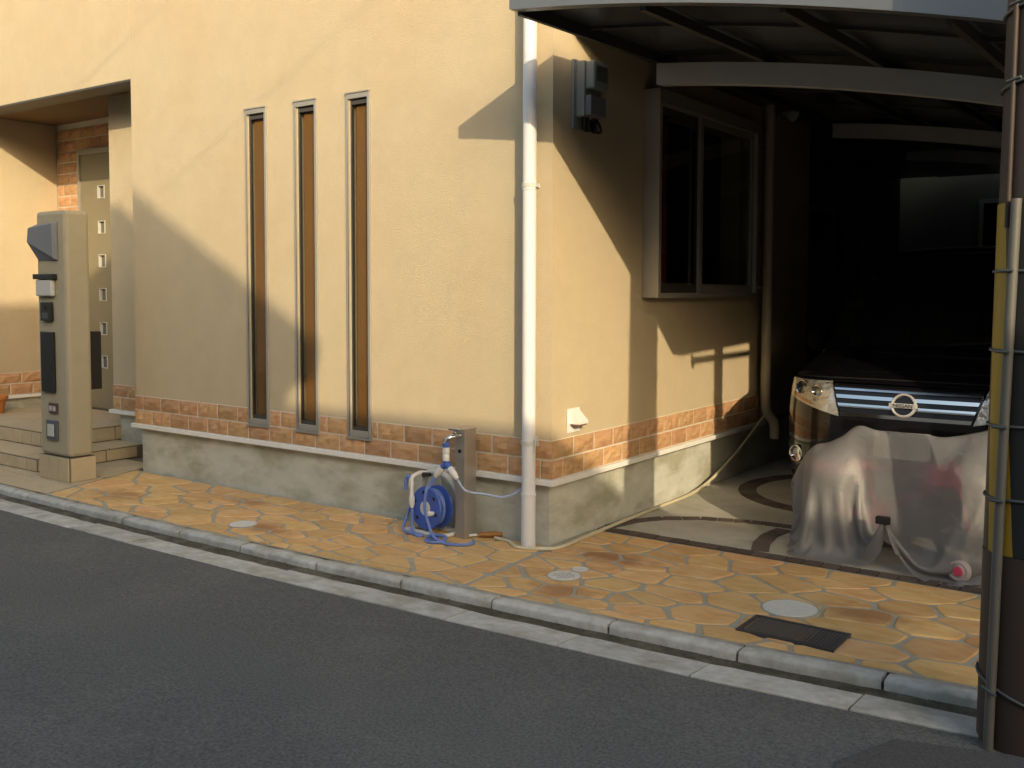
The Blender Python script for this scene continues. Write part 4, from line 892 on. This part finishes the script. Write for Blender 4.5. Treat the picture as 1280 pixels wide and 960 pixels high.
import numpy as np
def drape():
    """position based cloth: a rounded sheet falls over the bicycle and the ground, its front hem held up by the clip"""
    rng = np.random.default_rng(5); h = .020; nu, nv = 98, 74
    U, V = np.meshgrid((np.arange(nu)-(nu-1)/2)*h, (np.arange(nv)-(nv-1)/2)*h, indexing='ij')
    ax = np.array([.992, -.125, 0]); ay = np.array([.125, .992, 0]); sa, ca = math.sin(R(-4)), math.cos(R(-4)); bx_ = ax*ca+ay*sa; by_ = ay*ca-ax*sa; c0 = np.array([1.715, .90, .86])
    P = c0+ax*.035-ay*.015+U[..., None]*bx_+V[..., None]*by_; P[..., 2] += rng.normal(0, .004, U.shape)
    P[..., 2] -= .25*np.clip(np.abs(V)-.12, 0, 1)+.3*np.clip(np.abs(U)-.5, 0, 1)
    keep = (np.abs(U/((nu-1)*h/2))**3.2+np.abs(V/((nv-1)*h/2))**3.2) <= 1.02
    idx = -np.ones(U.shape, int); idx[keep] = np.arange(keep.sum()); X = P[keep].copy(); PX0 = X.copy()
    batches = []
    def add(du, dv, k):
        for par in range(2):
            a = []; b = []
            for i in range(nu):
                for j in range(nv):
                    if ((i//max(du, 1)) if du else (j//max(abs(dv), 1))) % 2 != par: continue
                    i2, j2 = i+du, j+dv
                    if 0 <= i2 < nu and 0 <= j2 < nv and keep[i, j] and keep[i2, j2]: a.append(idx[i, j]); b.append(idx[i2, j2])
            batches.append((np.array(a), np.array(b), h*math.hypot(du, dv), k))
    add(1, 0, 1); add(0, 1, 1); add(1, 1, .7); add(1, -1, .7); add(2, 0, .10); add(0, 2, .10)
    RK = np.array([(-.585, .50), (-.55, .58), (-.50, .615), (-.44, .615), (-.34, .67), (-.27, .745), (-.24, .745), (-.15, .715), (.05, .70), (.25, .72), (.42, .775), (.48, .80), (.53, .79), (.56, .70)])
    caps = [((1.18, 1.0, .60), (1.22, 1.0, .60), .035), ((1.45, .86, .715), (1.47, 1.06, .715), .032), ((2.17, .76, .765), (2.20, 1.0, .765), .035), ((1.22, 1.0, .58), (1.44, .97, .70), .03), ((1.44, .97, .69), (2.19, .88, .745), .03),
            ((1.34, .98, .2), (1.34, .98, .42), .19), ((2.10, .86, .2), (2.10, .86, .48), .17), ((1.34, .98, .3), (2.1, .87, .35), .10), ((2.07, .68, .07), (2.06, .80, .10), .05)]
    caps = [(np.array(a), np.array(b), r) for a, b, r in caps]
    vel = np.zeros_like(X); pin = idx[nu//2-2, 0+1] if keep[nu//2-2, 1] else None
    pi = int(np.argmin(np.abs(X[:, 0]-1.66)+np.where(X[:, 1] < .3, 0, 9))); pend = np.array([1.69, .672, .275])
    fr_pts = [k for k in range(len(X)) if X[k, 1] < .26 and abs(X[k, 0]-1.69) < .035]
    dt = .012; N = 200
    for st in range(N):
        vel[:, 2] -= 9.8*dt; vel *= .985; Q = X.copy(); X = X+vel*dt
        X[:, 2] += rng.normal(0, .0004, len(X))
        for it in range(7):
            for a, b, L0, k in batches:
                d = X[b]-X[a]; l = np.sqrt((d*d).sum(1))+1e-9; cfac = (k*.5*(l-L0)/l)[:, None]*d
                if k < .2: cfac = np.where((l < L0*.98)[:, None], cfac, 0)
                X[a] += cfac; X[b] -= cfac
            if st > 40:
                f = min(1, (st-40)/70)
                for k in fr_pts: X[k] = X[k]*(1-.25*f)+pend*.25*f
        w_ = (X-c0)@ay; t_ = (X-c0)@ax; zf = np.interp(t_, RK[:, 0], RK[:, 1]); m = (np.abs(w_) < .028) & (X[:, 2] < zf) & (t_ > -.585) & (t_ < .56)
        X[m, 2] = zf[m]; X[m, :2] = X[m, :2]*.35+Q[m, :2]*.65
        for a, b, r in caps:
            ab = b-a; t = np.clip(((X-a)@ab)/(ab@ab), 0, 1); q = a+t[:, None]*ab; d = X-q; l = np.sqrt((d*d).sum(1))+1e-9; m = l < r
            X[m] = q[m]+d[m]/l[m, None]*r; X[m, :2] = X[m, :2]*.3+Q[m, :2]*.7
        m = X[:, 2] < .006; X[m, 2] = .006; X[m, :2] = X[m, :2]*.2+Q[m, :2]*.8
        vel = (X-Q)/dt; sp = np.sqrt((vel*vel).sum(1)); m = sp > 1.3; vel[m] *= (1.3/sp[m])[:, None]
    ea = np.concatenate([b[0] for b in batches[:4]]); eb = np.concatenate([b[1] for b in batches[:4]])
    for it in range(5):                              # relax the pinches along the crest
        acc = np.zeros_like(X); cnt = np.zeros(len(X)); np.add.at(acc, ea, X[eb]); np.add.at(acc, eb, X[ea]); np.add.at(cnt, ea, 1); np.add.at(cnt, eb, 1)
        w_ = (X-c0)@ay; k_ = np.where((np.abs(w_) < .10) & (X[:, 2] > .5), .6, .12)[:, None]; X = X*(1-k_)+k_*acc/cnt[:, None]
    for k in range(len(X)):
        p = Vector(X[k]); q = .004*mn.noise(p*11)+.002*abs(mn.noise(p*27))
        if X[k, 2] > .03: X[k, 1] -= q; X[k, 2] += q*.3
    fs = [(idx[i, j], idx[i+1, j], idx[i+1, j+1], idx[i, j+1]) for i in range(nu-1) for j in range(nv-1) if keep[i, j] and keep[i+1, j] and keep[i+1, j+1] and keep[i, j+1]]
    return [tuple(p) for p in X.tolist()], [tuple(int(k) for k in f) for f in fs]
cvv, cvf = drape()
cv = MB().add(cvv, cvf, True).build('plastic_cover', 'cover'); tag(cv, 'crumpled translucent plastic sheet draped over the pink bicycle before the minivan', 'plastic cover')
B(1.655, 1.725, .648, .660, .25, .29).build('clip', 'black', cv)

# ------------------------------------------------------------------ utility pole
PX, PY = 2.632, -1.07
UP = empty('utility_pole', (PX, PY, -.05), 'thick utility pole in a brown sleeve with yellow and black guard stripes', 'utility pole')
def pr(z): return .152-z/150
lean = .006
def pc(z): return (PX+lean*z, PY, z)
MB().tube([pc(z) for z in (-.08, 1, 2, 4, 7, 9.5)], [pr(z) for z in (-.08, 1, 2, 4, 7, 9.5)], 40).build('shaft', mat('pole_concrete', (.26, .25, .23), .9, var=.1, bump=.4, bscale=60), UP)
MB().tube([pc(z) for z in (-.05, .63)], [pr(0)+.006]*2, 40, False).build('lower_sleeve', 'polebrown', UP)
MB().tube([pc(z) for z in (.632, 1.2, 1.78)], [pr(.63)+.009, pr(1.2)+.009, pr(1.7)+.009], 40, False).build('guard_sheet', 'stripe', UP)
MB().tube([pc(z) for z in (1.782, 2.6, 3.6)], [pr(1.78)+.006, pr(2.6)+.006, pr(3.6)+.006], 40, False).build('upper_sleeve', 'polebrown', UP)
q0 = R(248)
def onp(q, z, e=0): return Vector((PX+lean*z+math.cos(q)*(pr(z)+e), PY+math.sin(q)*(pr(z)+e), z))
MB().tube([onp(R(237), -.04, .026), onp(R(240), 1.0, .026), onp(R(244), 1.79, .024)], .016, 10).build('conduit', 'conduit', UP)
MB().tube([onp(R(230), 1.70, .016), onp(R(230), 3.6, .016)], .009, 8).build('earth_cable', 'polebrown', UP)
for z, dzz in ((.16, -.05), (.82, .01), (1.06, .01), (1.30, .0), (1.56, .0), (2.18, .03), (2.42, .03), (2.95, .03)):
    MB().tube([onp(2*math.pi*k/32, z+dzz*math.cos(2*math.pi*k/32), .0125) for k in range(33)], .0055, 6, False).build('strap', 'wire', UP)
    MB().tube([onp(R(232)+R(4)*k, z+dzz*math.cos(R(232)+R(4)*k), .046) for k in range(5)], .0055, 6).build('strap_loop', 'wire', UP)
B(PX-.9, PX+.9, PY-.05, PY+.05, 8.6, 8.7).build('crossarm', 'palegrey', UP)

# overhead cables crossing the street
for k, ((xa, za), (xb, zb), h) in enumerate((((-5.2, 1.5), (-.6, 3.75), 6.6), ((-4.4, 3.35), (-1.8, 4.4), 6.9))):
    pa = Vector((xa, 0, za))-SUN*((h-1.0-za)/-SUN.z*1.0); pb = Vector((xb, 0, zb))-SUN*((h-zb)/-SUN.z)
    d = pb-pa; pts = [pa+d*(t/10) for t in range(-6, 17)]
    o = MB().tube(pts, .0042, 6).build('overhead_cable', 'blackmat'); tag(o, ('black overhead cable whose faint shadow crosses above the slit windows', 'black overhead cable passing higher, its shadow near the top of the wall')[k], 'cable', 'overhead cables')

# ------------------------------------------------------------------ houses round about (they shade the street)
def windows(parent, axis, pos, rects, out):
    for (u0, u1, z0, z1) in rects:
        if axis == 1:
            w = B(u0, u1, min(pos, pos+out*.05), max(pos, pos+out*.05), z0, z1).build('window', 'alu', parent); B(u0+.06, u1-.06, min(pos+out*.051, pos+out*.056), max(pos+out*.051, pos+out*.056), z0+.06, z1-.06).build('pane', 'vanglass', w)
        else:
            w = B(min(pos, pos+out*.05), max(pos, pos+out*.05), u0, u1, z0, z1).build('window', 'alu', parent); B(min(pos+out*.051, pos+out*.056), max(pos+out*.051, pos+out*.056), u0+.06, u1-.06, z0+.06, z1-.06).build('pane', 'vanglass', w)
OY = -7.5; T = -OY/.83; SX, SZ = T, T*.47
ax_, az_ = -4.45+SX, 2.50+SZ; exr, ez_ = -1.9+SX, 1.12+SZ; exl = 2*ax_-exr
O1 = empty('opposite_house', (ax_, OY-4, 0), 'gabled house across the street whose shadow falls on the front wall', 'house')
B(exl+.3, exr-.3, OY-8, OY-.02, -.1, ez_-.15).build('wall', 'houseB', O1)
mb = MB(); mb.prism([(exl, ez_), (ax_, az_), (exr, ez_), (exr-.05, ez_-.22), (exl+.05, ez_-.22)], 1, OY-8.4, OY); mb.build('roof', 'roof', O1)
windows(O1, 1, OY-.02, [(ax_-1.6, ax_-.3, 3.4, 4.6), (ax_+.4, ax_+1.6, 3.4, 4.6), (ax_-1.4, ax_+.2, .6, 2.5)], 1)
O2 = empty('opposite_flat_roof_house', (13, OY-4, 0), 'flat roofed house across the street beside the gabled one', 'house')
zt = .67+SZ
B(exr-.29, 24, OY-8, OY-.02, -.1, zt-.2).build('wall', 'houseB', O2); B(exr-.29, 24.1, OY-8.1, OY, zt-.199, zt).build('parapet', 'palegrey', O2)
windows(O2, 1, OY-.02, [(9, 10.6, 3.0, 4.2), (12, 13.6, 3.0, 4.2), (15, 16.6, 3.0, 4.2), (10, 11.6, .6, 2.4)], 1)
O3 = empty('opposite_low_house', (-4, OY-4, 0), 'long low house across the street left of the gabled one', 'house')
B(-14, exl+.29, OY-8, OY-.02, -.1, 4.6).build('wall', 'houseB', O3); mb = MB(); mb.prism([(OY-8.3, 4.6), (OY+.2, 4.6), (OY-4, 5.8)], 0, -14.3, exl+.285); mb.build('roof', 'roof', O3)
windows(O3, 1, OY-.02, [(-3, -1.4, .6, 2.4), (-7, -5.4, .6, 2.4), (-3, -1.4, 3.0, 4.1)], 1)
N1 = empty('neighbour_house', (6, 5, 0), 'dark red neighbouring house beyond the carport', 'house')
B(3.02, 9.5, .42, 11, -.1, 6.2).build('wall', 'houseC', N1); mb = MB(); mb.prism([(-.1, 6.2), (11.6, 6.2), (5.5, 7.8)], 0, 2.95, 9.9); mb.build('roof', 'roof', N1)
windows(N1, 1, .42, [(4.6, 6.2, .8, 2.2), (4.6, 6.2, 3.6, 4.8)], -1); windows(N1, 0, 3.02, [(3, 4.2, 1.0, 2.0)], -1)
N2 = empty('rear_house', (1, 10.5, 0), 'pale house wall glimpsed behind the back of the carport', 'house')
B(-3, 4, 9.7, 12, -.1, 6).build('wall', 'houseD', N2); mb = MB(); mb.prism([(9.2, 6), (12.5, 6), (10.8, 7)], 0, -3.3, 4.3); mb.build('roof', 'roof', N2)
windows(N2, 1, 9.7, [(.45, 1.3, 1.9, 2.7), (-2, -1, 1, 2)], -1)
